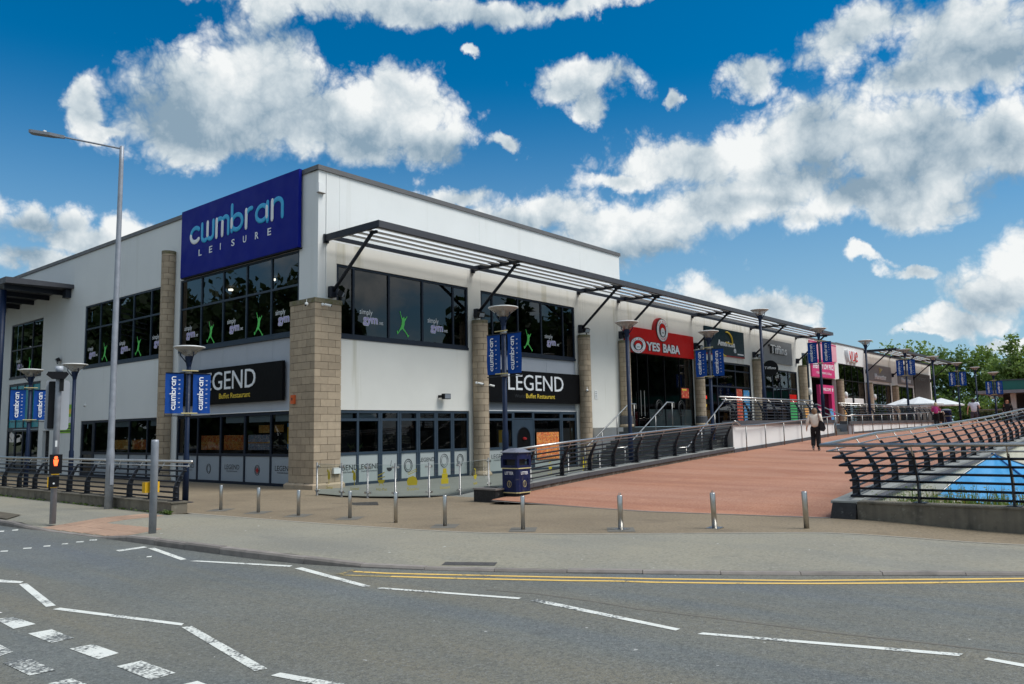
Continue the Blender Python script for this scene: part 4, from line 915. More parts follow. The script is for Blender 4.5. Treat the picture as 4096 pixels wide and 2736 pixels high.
def small_legend(F, s, parent, z=.42):
    text_fit('LEGEND', F.p(s, z, -.045), F.right, UP, .95, .17, 'letter_black', parent, depth=.001, name='window_sticker')
    text_fit('World Buffet Restaurant', F.p(s+(.12 if F is FR else -.12), z-.09, -.045), F.right, UP, .7, .06, 'letter_grey', parent, depth=.001, name='window_sticker')
def ringdecal(F, s, z, r, mat, parent, k=1.0, d=-.045):
    mb = MB(); P = [F.p(s+r*math.cos(a)*.85, z+r*math.sin(a), d) for a in np.linspace(0, 2*math.pi, 25)]; mb.tube(P, r*.06, 5)
    P = [F.p(s+.7*r*math.cos(a)*.85, z+.7*r*math.sin(a), d) for a in np.linspace(0, 2*math.pi, 21)]; mb.tube(P, r*.04, 5); mb.build('window_sticker', mat, parent)
for s in (8.85, 5.76, 2.65, 16.0, 12.9): small_legend(FL, s, main)
for s in (1.1, 2.07, 4.85): small_legend(FR, s, main) if s != 4.85 else text_fit('LEGEND', FR.p(4.84, .55, -.045), FR.right, UP, .75, .14, 'letter_black', main, depth=.001, name='window_sticker')
small_legend(FR, 8.75, main, .5)
for F, s in ((FL, 6.85), (FL, 3.7), (FL, 14.05)): ringdecal(F, s, .42, .17, 'letter_black', main)
ringdecal(FR, 4.3, .45, .22, 'letter_black', main); ringdecal(FR, 6.1, .55, .24, 'letter_grey', main); ringdecal(FR, 6.95, .55, .2, 'letter_black', main)
mb = MB(); mb.prism(arc(0, 0, .13, 180, 360, 10), FR.p(3.43, .42, -.046), (1, 0, 0), UP, (0, -.002, 0)); mb.bar(FR.p(3.47, .46, -.046), FR.p(3.53, .66, -.046), .01, .01); mb.build('window_sticker', 'letter_black', main)
mb = MB(); mb.prism([(0, .1), (-.09, -.0), (.0, -.13), (.09, 0)], FL.p(3.7, .42, -.046), (0, -1, 0), UP, (-.002, 0, 0)); mb.build('window_sticker', 'deep_red', main)
# posters and produce pictures behind the shop windows
def poster(F, s0, s1, z0, z1, mat, parent, d=-.12): F.b('window_poster', mat, parent, s0, s1, z0, z1, d-.01, d)
for s0, s1, m in ((6.2, 7.55, 'food_red'), (4.62, 5.98, 'food_red'), (3.02, 4.4, 'food_mix')):
    poster(FL, s0, s1, 1.1, 1.33, m, main); poster(FL, s0, s1, 1.33, 1.37, 'food_orange', main, -.115); poster(FL, s0, s1, 1.37, 1.62, m, main)
poster(FL, 13.4, 14.8, 1.1, 1.5, 'food_orange', main); poster(FL, 11.8, 13.1, 1.1, 1.5, 'food_red', main)
for s0, s1 in ((4.6, 5.9), (3.02, 4.4), (1.5, 2.8), (13.4, 14.8), (10.6, 11.6)): poster(FL, s0, s1, 2.05, 2.3, 'blind', main, -.14)
poster(FL, 3.7, 4.35, 1.68, 1.95, 'food_orange', main, -.5); poster(FL, 3.0, 3.55, 1.7, 1.95, 'food_orange', main, -.6)
poster(FL, 1.55, 2.05, 1.15, 1.95, 'safety_yellow', main, -.1); poster(FL, 1.55, 2.05, 1.86, 1.99, 'poster_blue', main, -.095); poster(FL, 1.55, 2.05, 1.12, 1.3, 'poster_blue', main, -.094)
poster(FR, 9.3, 9.62, .95, 1.62, 'safety_yellow', main); poster(FR, 9.3, 9.62, .95, 1.12, 'white_plastic', main, -.11); poster(FR, 11.62, 13.2, .35, 1.5, 'food_red', main, -.005)
for s0, s1 in ((1.2, 1.9), (2.15, 2.9)): poster(FR, s0, s1, 2.1, 2.28, 'blind', main, -.14)
for x in (2.4, 2.05):
    pt = MB()
    for k in range(14): a = k*2.4; pt.tube([FR.p(x, 1.02, -.4), FR.p(x+.08*math.cos(a), 1.2, -.4+.06*math.sin(a)), FR.p(x+.17*math.cos(a), 1.3-.1*(k % 3), -.4+.1*math.sin(a))], [.006, .012, .003], 4)
    pt.build('house_plant', 'leaf_mid', main)
for y in (5.87, 9.0): MB().lathe((2.4, y, 7.55), [(.09, 0), (.1, .06), (.01, .08)], 12).build('ceiling_lamp', 'ceiling_lamp', main)
MB().lathe((2.0, 2.2, 6.35), [(.03, 0), (.035, .03), (.01, .04)], 8).build('ceiling_lamp', 'ceiling_lamp', main)
lb = thing('banner', FL.p(19.8, 2.5, .03), 'lime green banner with red and white strip on the white wall', 'banner')
FL.b('sheet', 'poster_lime', lb, 18.85, 20.6, 1.85, 3.18, .005, .02); FL.b('strip', 'white_plastic', lb, 18.87, 20.58, 2.32, 2.6, .021, .024)
text_fit('TO LET', FL.p(20.2, 2.44, .026), FL.right, UP, 1.1, .12, 'deep_red', lb, bold=.02, depth=.001) if False else text_fit('SPACE', FL.p(20.2, 2.44, .026), FL.right, UP, .9, .12, 'deep_red', lb, bold=.02, depth=.001)
FL.b('ink_block', 'letter_yellow', lb, 19.0, 19.9, 2.75, 2.98, .021, .024)
for k in range(3): FL.b('ink_line', 'letter_black', lb, 19.1, 20.4, 1.92+.12*k, 1.97+.12*k, .021, .024)
# red kebab shop sign
ys = thing('fascia_sign', FR.p(22.4, 5.5, .1), 'red shop sign with white capitals and a round badge standing above it', 'sign')
FR.b('board', 'sign_red', ys, 18.8, 26.08, 5.42, 6.7, .0, .14)
mb = MB(); mb.prism([(.7*math.cos(a), .7*math.sin(a)) for a in np.linspace(-.12, math.pi+.12, 20)], FR.p(22.35, 6.72, .0), (1, 0, 0), UP, (0, -.139, 0)); mb.build('crest', 'deep_red', ys)
def badge(c, ex, r, parent, out, name='badge'):
    ex = np.array(ex, float); out = np.array(out, float); c = np.array(c, float); mk = lambda rr, d, m, n: MB().prism([(rr*math.cos(a), rr*math.sin(a)) for a in np.linspace(0, 2*math.pi, 29)[:-1]], c+out*d, ex, UP, out*.02).build(n, m, parent)
    b = mk(r, .0, 'letter_black', name); w = mk(r*.94, .015, 'letter_white', 'badge_ring'); k = mk(r*.62, .022, 'letter_black', 'badge_field')
    mb = MB(); mb.prism([(r*.5*math.cos(a), r*.02+r*.56*math.sin(a)) for a in np.linspace(.0, math.pi, 12)], c+out*.043, ex, UP, out*.004); mb.build('badge_fez', 'sign_red', parent)
    mb = MB(); mb.prism([(r*.36*math.cos(a), -r*.16+r*.38*math.sin(a)) for a in np.linspace(0, 2*math.pi, 18)[:-1]], c+out*.0475, ex, UP, out*.004); mb.build('badge_lower', 'letter_white', parent)
    mb = MB(); mb.prism([(-.2*r, -.27*r), (-.1*r, -.17*r), (0, -.2*r), (.1*r, -.17*r), (.2*r, -.27*r), (.08*r, -.26*r), (0, -.24*r), (-.08*r, -.26*r)], c+out*.0517, ex, UP, out*.003); mb.build('badge_moustache', 'letter_black', parent)
    for word, a0, st, fl in (('YES BABA', 150, -17, 1), ('TURKISH', 232, 13.5, -1)):
        for i, ch in enumerate(word):
            if ch == ' ': continue
            a = R_(a0+st*i); rr = r*.78; e = (math.cos(a), math.sin(a)); u = np.array((0, 0, 1.))*e[1]+ex*e[0]; u = u*fl; rt = np.cross(u, out)
            o = c+out*.037+(ex*e[0]+np.array((0, 0, e[1])))*rr-u*r*.085-rt*r*.06
            text_fit(ch, o, rt, u, r*.12, r*.17, 'sign_red', parent, bold=.02, depth=.001)
badge(FR.p(22.47, 6.76, .16), (1, 0, 0), .62, ys, (0, -1, 0)); 
hb = thing('projecting_sign', FR.p(19.3, 5.7, .3), 'round white badge sign projecting beside the red shop sign', 'sign'); badge(FR.p(19.35, 5.72, .5), (.8, -.6, 0), .42, hb, (-.6, -.8, 0)); MB().tube([FR.p(19.3, 5.72, .0), FR.p(19.35, 5.72, .5)], .02).build('arm', 'black_paint', hb)
for wd, x0_, wd_ in (('YES', 20.7, 1.45), ('BABA', 22.45, 1.9)):
    text_fit(wd, FR.p(x0_, 5.56, .142), FR.right, UP, wd_, .50, 'letter_black', ys, bold=.045, depth=.02); text_fit(wd, FR.p(x0_+.05, 5.58, .17), FR.right, UP, wd_-.05, .46, 'letter_white', ys, bold=.03, depth=.012)
for s in (22.15, 24.6):
    ringdecal(FR, s, 2.62, .43, 'letter_black', shop, d=.01)
    for i, ch in enumerate('YES BABA'):
        a = R_(150-17*i)
        if ch != ' ': text_fit(ch, FR.p(s+.31*math.cos(a)-.03, 2.62+.36*math.sin(a)-.03, .01), FR.right, UP, .06, .07, 'letter_black', shop, depth=.001, name='window_sticker')
poster(FR, 24.75, 25.6, 3.2, 3.75, 'poster_red', shop, -.03); poster(FR, 24.8, 25.3, 3.62, 3.7, 'letter_yellow', shop, -.02)
asn = thing('fascia_sign', FR.p(30, 6, .1), 'dark teal shop sign with yellow swirl and red lower edge behind the banners', 'sign')
FR.b('board', 'sign_teal', asn, 27.7, 33.15, 5.9, 7.5, .0, .1); FR.b('red_edge', 'deep_red', asn, 27.7, 33.15, 5.85, 5.905, .0, .12)
mb = MB(); mb.tube([FR.p(30.6+p[0], 6.75+p[1], .13) for p in arc(0, 0, .75, 100, -10, 12, .6)+[(-.2, -.05)]], .05, 6); mb.tube([FR.p(30.3+p[0], 6.25+p[1], .13) for p in arc(0, 0, .6, 200, 270, 8, .4)], .05, 6); mb.build('swirl', 'letter_yellow', asn)
text_fit('American', FR.p(29.3, 6.45, .11), FR.right, UP, 2.4, .36, 'letter_white', asn, bold=.03, depth=.02); text_fit('e', FR.p(31.55, 6.12, .11), FR.right, UP, .3, .28, 'letter_white', asn, bold=.03, depth=.02)
text_fit('TakeaWay', FR.p(32.05, 6.0, .11), FR.right, UP, .9, .11, 'letter_white', asn, depth=.002) if False else FR.b('small_print', 'letter_white', asn, 32.1, 33.0, 6.02, 6.1, .101, .104)
ts = thing('fascia_sign', FR.p(39, 6, .1), 'grey metal shop sign with raised white lettering', 'sign'); FR.b('board', 'sign_grey', ts, 36.1, 41.4, 5.82, 7.4, .0, .1)
text_fit('Tiffins', FR.p(37.1, 6.45, .12), FR.right, UP, 3.0, .62, 'letter_black', ts, bold=.03, depth=.04); text_fit('Tiffins', FR.p(37.3, 6.47, .19), FR.right, UP, 2.9, .6, 'letter_white', ts, bold=.01, depth=.012)
td = thing('projecting_sign', (36.0, -.25, 5.5), 'round black disc sign with white lettering on a bracket', 'sign')
MB().prism([(.52*math.cos(a), .52*math.sin(a)) for a in np.linspace(0, 2*math.pi, 25)[:-1]], (36.0, -.25, 5.35), (.7, -.714, 0), UP, (-.05, -.05, 0)).build('disc', 'black_gloss', td); text_fit('Tiffins', (35.62, .0, 5.28), (.7, -.714, 0), UP, .78, .17, 'letter_white', td, depth=.002); MB().bar((35.9, .34, 5.35), (36, -.1, 5.35), .05, .05).build('arm', 'black_paint', td)
# move the disc lettering just clear of the disc face
bs = thing('fascia_sign', FR.p(48, 5.3, .1), 'pink bowling alley price sign with white capitals', 'sign'); FR.b('board', 'sign_pink', bs, 45.3, 50.55, 5.22, 6.58, .0, .12); FR.b('upper_board', 'pale_pink', bs, 45.2, 51.3, 6.59, 7.85, .0, .1)
FR.b('red_bar', 'sign_pink', bs, 45.2, 51.3, 7.86, 7.95, .0, .11)
text_fit('EVERYDAY LOW PRICE', FR.p(45.6, 5.86, .125), FR.right, UP, 4.7, .42, 'letter_white', bs, bold=.03, depth=.002); text_fit('1 GAME FROM £ 3.50 pp', FR.p(46.2, 5.42, .125), FR.right, UP, 3.5, .22, 'letter_white', bs, bold=.01, depth=.002)
pd = thing('door_portal', FR.p(48, 1.7, .1), 'bright pink door surround with white stars and lettering', 'doorway')
for s0, s1, z0, z1 in ((46.4, 47.05, 1.65, 3.95), (49.0, 49.65, 1.65, 3.95), (46.4, 49.65, 3.953, 4.62)): FR.b('surround', 'sign_pink', pd, s0, s1, z0, z1, .0, .25)
FR.b('door_leaf', 'glass_dark', pd, 47.05, 49.0, 1.65, 3.95, -.05, -.02); text_fit('WELCOME', FR.p(47.15, 4.16, .252), FR.right, UP, 1.75, .24, 'letter_white', pd, bold=.02, depth=.002)
for s in (46.75, 49.3):
    st = [((.22 if i % 2 == 0 else .09)*math.sin(i*math.pi/5), (.22 if i % 2 == 0 else .09)*math.cos(i*math.pi/5)) for i in range(10)]; MB().prism(st, FR.p(s, 4.28, .25), (1, 0, 0), UP, (0, -.01, 0)).build('star', 'letter_white', pd)
vs = thing('letter_sign', FR.p(55, 6.7, .1), 'large white three-letter cinema sign with a red stroke', 'sign'); text_fit('vue', FR.p(53.75, 6.78, .05), FR.right, UP, 2.9, 1.0, 'letter_white', vs, bold=.02, depth=.2); text_fit('vue', FR.p(54.1, 6.85, .27), FR.right, UP, 2.3, .85, 'sign_red', vs, bold=-.012, depth=.006)
for s0, s1, lb_, o in ((59.9, 67.4, 'grey restaurant sign with wheat emblem nearest the cinema', 61.8), (69.9, 75.9, 'second grey restaurant sign with pale lettering under the far canopy', 71.0)):
    t = thing('fascia_sign', FR.p((s0+s1)/2, 5.4, .05), lb_, 'sign'); FR.b('board', 'sign_brown', t, s0, s1, 5.45, 6.93, .0, .08); text_fit('Harvester', FR.p(o, 5.62, .09), FR.right, UP, 3.6, .5, 'letter_white', t, bold=.01, depth=.06)
    mb = MB()
    for k in range(5): mb.tube([FR.p(o+1.6, 6.2, .1), FR.p(o+1.7+.12*k, 6.5, .1), FR.p(o+1.5+.3*k, 6.8-.04*k, .1)], [.02, .05, .01], 5)
    mb.build('wheat_emblem', 'bin_gold', t)
t = text_fit('Harvester', FR.p(77.3, 6.05, .125), FR.right, UP, 3.9, .5, 'sign_grey', rest, depth=.004)
for s0, s1, z0, z1, m in ((31.95, 32.8, 1.75, 3.9, 'poster_red'), (33.0, 33.9, 1.75, 3.85, 'poster_blue'), (40.9, 42.2, 1.9, 3.2, 'poster_green'), (40.9, 42.2, 3.2, 3.75, 'sign_red')): poster(FR, s0, s1, z0, z1, m, shop, -.03)
text_fit('LOADED', FR.p(33.02, 3.3, -.025), FR.right, UP, .85, .2, 'letter_white', shop, bold=.02, depth=.001, name='window_sticker')
mb = MB(); mb.tube([FR.p(28.0+p[0], 3.0+p[1], -.6) for p in arc(0, 0, .9, 190, 350, 12, .5)], .04, 5); mb.build('neon_smile', 'neon_yellow', shop); FR.b('neon_bar', 'neon_red', shop, 27.6, 29.0, 3.25, 3.45, -.62, -.6)
mb = MB(); mb.tube([FR.p(27.5+.18*k, 3.6+.1*(k % 2), -.6) for k in range(8)], .025, 5); mb.build('neon_script', 'neon_blue', shop)

# ------------------------------------------------------------------ railings
RH = [.10, .26, .42, .58, .74, .90]
def lean(h, k=1.0): return 0.0 if h < .4 else .40*((h-.4)/.77)**1.25*k
def railing(label, base, leans, posts, group=None, k=1.0, lk=1.0, name='railing'):
    """base: polyline of wall-top points; leans: outward lean per point; posts: (segment, t) list; k scales the height"""
    t = thing(name, base[0], label, 'railing', group)
    def pt(i, h): return np.array(base[i], float)+np.array((*leans[i], 0))*lean(h, lk)+np.array((0, 0, h*k))
    for h in RH:
        mb = MB(); mb.tube([pt(i, h) for i in range(len(base))], .021, 8); mb.build('rail', 'rail_dark', t, smooth=True)
    mb = MB(); mb.tube([pt(i, 1.04) for i in range(len(base))], .014, 8); mb.build('wire_rail', 'steel', t, smooth=True)
    mb = MB(); mb.tube([pt(i, 1.17) for i in range(len(base))], .032, 10); mb.build('handrail', 'steel', t, smooth=True)
    for (i, u) in posts:
        a = np.array(base[i], float); b = np.array(base[i+1], float); p = a+(b-a)*u
        d = (b-a)[:2]; d = d/np.linalg.norm(d); n = np.array((-d[1], d[0])); l = np.array(leans[i])*(1-u)+np.array(leans[i+1])*u
        if n@l < 0: n = -n
        n3 = np.array((*n, 0)); d3 = np.array((*d, 0)); s = []
        for h in (0, .2, .4, .55, .7, .85, 1.0): s.append((lean(h, lk)-.045+.012*h, h*k))
        e = [(x+.13-.075*max(0, (z/k-.3)/.7), z) for x, z in s][::-1]
        mb = MB(); mb.prism(s+e, p-d3*.016, n3, UP, d3*.032); q = mb.build('post', 'rail_dark', t)
        mb = MB(); mb.tube([p+n3*(lean(1.0, lk))+np.array((0, 0, .96*k)), p+n3*lean(1.17, lk)+np.array((0, 0, 1.15*k))], .012, 6); mb.build('rod', 'steel', q)
        x, y, z = p; mb = MB(); mb.prism([(-.12, -.1), (.12, -.1), (.12, .1), (-.12, .1)], (x, y, z+.001), n3, d3, (0, 0, .014)); mb.build('foot_plate', 'rail_dark', q)
    return t
def along(xs, n0): return xs
# ramp, far side + road side (one railing round the sharp corner)
bx_ = [(-.34, -26.5, .33), (-.34, -16.0, .30)]+[(x, -15.93, kt(x)) for x in (3, 6, 9, 12, 16, 20, 26, 34, 44)]
bl_ = [(-1, 0), (-1, 1)]+[(0, 1)]*9
ps = []
xs = [-.34, 3, 6, 9, 12, 16, 20, 26, 34, 44]
for x in np.arange(.06, 43, 1.42):
    for i in range(len(xs)-1):
        if xs[i] <= x < xs[i+1]: ps.append((i+1, (x-xs[i])/(xs[i+1]-xs[i])))
ps += [(0, 1-(17.1-16.0)/10.5), (0, 1-(18.45-16)/10.5), (0, 1-(19.85-16)/10.5), (0, .4)]
railing('black leaning railing with steel handrail round the sharp corner beside the blue tent', bx_, bl_, ps, k=.83, lk=.9)
xl = [-.1, 2, 4, 6, 8, 10, 12.25]
railing('black leaning railing on the stone wall between the red ramp and restaurant terrace', [(x, -7.9, rz(x)+.205) for x in xl], [(0, -1)]*7, [(i, t) for i, t in ((0, .35), (1, .05), (1, .7), (2, .3), (2, .95), (3, .55), (4, .15), (4, .8), (5, .4), (5, .96))], k=.76, lk=.85)
railing('black leaning railing on the dark coping of the near white terrace wall', [(12.5, -7.95, 1.82), (18, -7.95, 1.82), (22.3, -7.95, 1.82)], [(0, 1)]*3, [(0, .08), (0, .33), (0, .58), (0, .83), (1, .1), (1, .42), (1, .75), (1, .98)], k=.76, lk=.9)
railing('black leaning railing on the coping of the white wall beyond the short steps', [(26.0, -7.95, 1.76), (35, -7.95, 1.76), (45.5, -7.95, 1.76)], [(0, 1)]*3, [(0, u) for u in (.05, .22, .39, .56, .73, .9)]+[(1, u) for u in (.06, .2, .34, .48, .62, .76, .9)], k=.76, lk=.9)
railing('black leaning railing on the mossy kerb wall beside the traffic signal', [(-6.42, -4.0, .252), (-6.42, 14, .252)], [(1, 0)]*2, [(0, u/18) for u in (.09, 1.2, 2.25, 3.4, 4.55, 5.65, 6.8, 7.95, 9.1, 10.3, 11.5, 13)], k=.70, lk=.8)
railing('distant black railing across the end of the plaza before the trees', [(56, -30, 1.58), (58, -8.5, 1.58)], [(-1, 0)]*2, [(0, u/12) for u in range(12)], k=.8)
# stainless handrails on the steps and white walls
def handrail(label, pts, posts, group='steel handrails'):
    t = thing('handrail', pts[0], label, 'handrail', group); MB().tube(pts, .027, 8).build('rail', 'steel', t, smooth=True)
    for (x, y, z0, z1) in posts: MB().tube([(x, y, z0), (x, y, z1)], .022, 8).build('post', 'steel_dull', t, smooth=True)
for y, lb_ in ((-3.35, 'steel stair handrail nearest the restaurant wall'), (-5.1, 'steel stair handrail in the middle of the wide steps'), (-7.55, 'steel stair handrail beside the leaning ramp railing')):
    handrail(lb_, [(9.3, y, .92), (9.9, y, .92), (13.05, y, 2.6), (13.6, y, 2.6), (13.6, y, 2.4)], [(9.8, y, -.08, .9), (11.0, y, .6, 1.48), (12.1, y, 1.1, 2.07), (13.45, y, 1.65, 2.59)])
wx = [13.2, 15.0, 16.9, 18.9, 20.9, 22.2, 23.4]
handrail('long steel handrail rising along the near white terrace wall', [(12.2, -8.25, 1.80), (12.45, -8.25, 1.76), (12.75, -8.25, 1.63)]+[(x, -8.25, rz(x)+.92) for x in (14, 17, 20, 23.6)]+[(23.9, -8.25, 2.02)], [(x, -8.25, rz(x), rz(x)+.91) for x in wx])
handrail('long steel handrail along the white wall beyond the short steps', [(25.6, -8.25, 2.05)]+[(x, -8.25, rz(x)+.92) for x in (27, 31, 36, 42)], [(x, -8.25, rz(x), rz(x)+.91) for x in np.arange(25.8, 42, 1.75)])
for x, lb_ in ((23.75, 'steel handrail of the short steps nearest the pink shop side'), (25.6, 'steel handrail of the short steps at the second white wall')): handrail(lb_, [(x, -8.3, 2.0), (x, -7.9, 2.02), (x, -6.7, 2.62), (x, -6.2, 2.62)], [(x, -8.1, 1.08, 2.0), (x, -6.6, 1.65, 2.6)], 'handrails of the short steps')

# ------------------------------------------------------------------ street lamps with bowl heads and banners
def bowl_meshes(cache={}):
    if cache: return cache
    def mk(mb, m, nm, sm=True):
        me = bpy.data.meshes.new(nm); me.from_pydata(mb.v, [], mb.f); me.materials.append(MATS[m])
        if sm: me.polygons.foreach_set('use_smooth', [True]*len(me.polygons))
        return me
    cache['bowl'] = mk(MB().lathe((0, 0, 0), [(.085, -.25), (.2, -.15), (.365, -.025), (.37, -.015)], 28), 'lamp_bowl', 'bowl')
    cache['rim'] = mk(MB().lathe((0, 0, 0), [(.36, -.03), (.378, -.022), (.378, -.004), (.3, .012), (.01, .03)], 28), 'white_plastic', 'rim')
    cache['neck'] = mk(MB().lathe((0, 0, 0), [(.055, -.5), (.06, -.47), (.1, -.27), (.09, -.24)], 16), 'lamp_blue', 'neck')
    mb = MB()
    for k in range(3): a = R_(35+120*k); c, s = math.cos(a), math.sin(a); mb.tube([(.06*c, .06*s, -.4), (.2*c, .2*s, -.22), (.2*c, .2*s, -.12)], .014, 6)
    cache['arm'] = mk(mb, 'lamp_blue', 'bowl_arm')
    cache['lamp'] = mk(MB().lathe((0, 0, 0), [(.02, -.24), (.05, -.18), (.05, -.1), (.02, -.06)], 10), 'white_plastic', 'lamp_tube'); return cache
def bannermesh(axis, w=.44, h=1.0, cache={}):
    if w in cache: return cache[w]
    mb = MB(); n, m = 6, 8; vs = []
    for j in range(m+1):
        for i in range(n+1): u = i/n; v = j/m; vs.append((u*w, .018*math.sin(u*3.1)*math.sin(v*3.1)+.012*math.sin(v*7+u*3), -v*h))
    mb.add(vs, [(j*(n+1)+i, (j+1)*(n+1)+i, (j+1)*(n+1)+i+1, j*(n+1)+i+1) for j in range(m) for i in range(n)])
    cl = bpy.data.meshes.new('banner'); cl.from_pydata(mb.v, [], mb.f); cl.materials.append(MATS['banner_blue']); cl.polygons.foreach_set('use_smooth', [True]*len(cl.polygons))
    tx = wordmark_mesh((w*.56, -.035, -h*.92), (0, 0, 1), (-1, 0, 0), h*.84, None, r=.135, sq=.06)
    t1 = bpy.data.meshes.new('lettering'); t1.from_pydata(tx.v, [], tx.f); t1.materials.append(MATS['letter_white'])
    k = MB()
    for i, ch in enumerate('LEISURE'):
        q = textmesh(ch, (w*.79, -.032, -h*.86+i*h*.112), (0, 0, 1), (-1, 0, 0), .06, bold=.01, depth=.001); k.add(q.v, q.f)
    t2 = bpy.data.meshes.new('lettering'); t2.from_pydata(k.v, [], k.f); t2.materials.append(MATS['letter_white'])
    cache[w] = (cl, t1, t2); return cache[w]
def bowl_lamp(x, y, z0, z1, label, banners=None, r=.055, rot=0.0, group='bowl lamps'):
    t = thing('street_lamp', (x, y, z0), label, 'street lamp', group); H = z1-z0; B = bowl_meshes()
    MB().lathe((0, 0, 0), [(r*1.35, 0), (r*1.3, H*.3), (r*1.02, H*.3+.05), (r, H-.48)], 14).build('pole', 'lamp_blue', t, smooth=True, local=True)
    MB().box(-.14, .14, -.14, .14, 0, .015).build('base_plate', 'lamp_blue', t, local=True)
    for k, nm in (('neck', 'neck'), ('bowl', 'bowl'), ('rim', 'rim'), ('arm', 'bowl_arm'), ('lamp', 'lamp_tube')): obj(nm, B[k], t, (0, 0, H), (0, 0, rot))
    if banners is not None:
        a = banners; cl, t1, t2 = bannermesh(0)
        for zz in (H-.64, H-1.7):
            mb = MB(); mb.lathe((0, 0, zz), [(r+.02, -.04), (r+.025, -.03), (r+.025, .03), (r+.02, .04)], 14); mb.build('collar', 'steel_dull', t, smooth=True, local=True)
            mb = MB(); c, s = math.cos(a), math.sin(a); mb.tube([(-.56*c, -.56*s, zz-.03), (.56*c, .56*s, zz-.03)], .012, 6); mb.build('banner_arm', 'rail_dark', t, local=True)
            mb = MB(); mb.tube([(-.2*c+.1*s, -.2*s-.1*c, zz+.03), (.2*c+.1*s, .2*s-.1*c, zz+.03)], .014, 6); mb.build('clamp', 'bin_gold', t, local=True)
        for off in (-.56, .12):
            o = obj('banner', cl, t, (off*math.cos(a), off*math.sin(a), H-.67), (0, 0, a)); obj('lettering', t1, o); obj('lettering', t2, o)
YD = -math.pi/2                                      # banners along the facade of the ramp lamps face the road
bowl_lamp(-4.95, -1.58, 0, 3.86, 'blue bowl lamp with two banners on the forecourt in front of the restaurant sign', -.12)
bowl_lamp(-4.41, 6.7, 0, 4.0, 'blue bowl lamp without banners by the white wall left of the forecourt', None)
bowl_lamp(-4.99, 8.73, 0, 3.92, 'blue bowl lamp with two banners in front of the teal entrance', -.12)
bowl_lamp(-.05, -7.80, .26, 4.69, 'blue bowl lamp with two banners rising behind the litter bin', YD, r=.06)
bowl_lamp(6.15, -7.58, -.08, 4.92, 'blue bowl lamp without banners in front of the red shop sign', None, r=.06)
bowl_lamp(12.0, -7.5, -.08, 5.12, 'blue bowl lamp with two banners at the end of the white terrace wall', YD, r=.06)
bowl_lamp(16.9, -7.5, 1.65, 6.44, 'tall blue bowl lamp without banners on the upper terrace before the grey shop sign', None, r=.06)
bowl_lamp(23.4, -7.7, 1.65, 6.2, 'blue bowl lamp with two banners on the upper terrace before the pink sign', YD, r=.06)
bowl_lamp(30.2, -7.9, 1.65, 6.1, 'blue bowl lamp without banners before the cinema glass', None)
bowl_lamp(40.1, -7.5, 1.65, 6.3, 'blue bowl lamp with two banners beside the white parasols', YD)
bowl_lamp(42.4, -8.6, 1.3, 5.9, 'blue bowl lamp without banners beside the dark plaza bin', None)
bowl_lamp(49.9, -8.6, 1.45, 5.88, 'blue bowl lamp with two banners before the birches on the plaza', YD)
bowl_lamp(60.5, -8.0, 1.6, 6.1, 'farthest blue bowl lamp without banners before the trees', None)
bowl_lamp(54.3, -10.2, 1.5, 5.28, 'blue bowl lamp with two banners beside the green building', YD)
# tall road lamp
t = thing('street_lamp', (-6.75, -1.5, 0), 'tall grey road lamp with flat arm over the road', 'street lamp')
MB().lathe((0, 0, 0), [(.09, 0), (.088, 1.25), (.074, 1.4), (.052, 7.9), (.05, 8.1), (.05, 8.6), (.01, 8.63)], 16).build('column', 'galvanised', t, smooth=True, local=True)
MB().box(-.04, .04, -.115, -.1, .55, 1.05).build('access_door', 'galvanised', t, local=True)
ad_ = np.array((-.98, .88, 0.0)); ad_ /= np.linalg.norm(ad_)
MB().tube([(0, 0, 8.55), tuple(ad_*1.35+np.array((0, 0, 8.80)))], .022, 8).build('arm', 'galvanised', t, local=True)
hd = MB(); up2 = np.array((0, 0, 1.)); dr = ad_*.99+up2*.13; pp = np.cross(up2, ad_)
hd.prism([(0, -.03), (.12, -.05), (.3, -.1), (.72, -.11), (.78, -.08), (.78, .08), (.72, .11), (.3, .1), (.12, .05), (0, .03)], tuple(ad_*1.3+np.array((0, 0, 8.76))), dr, pp, (0, 0, .07)); hd.build('lamp_head', 'clad_dark', t, local=True)
MB().box(-.03, .03, -.03, .03, 0, .06).build('sensor', 'white_plastic', t, local=True).location = tuple(ad_*1.75+np.array((0, 0, 8.88)))

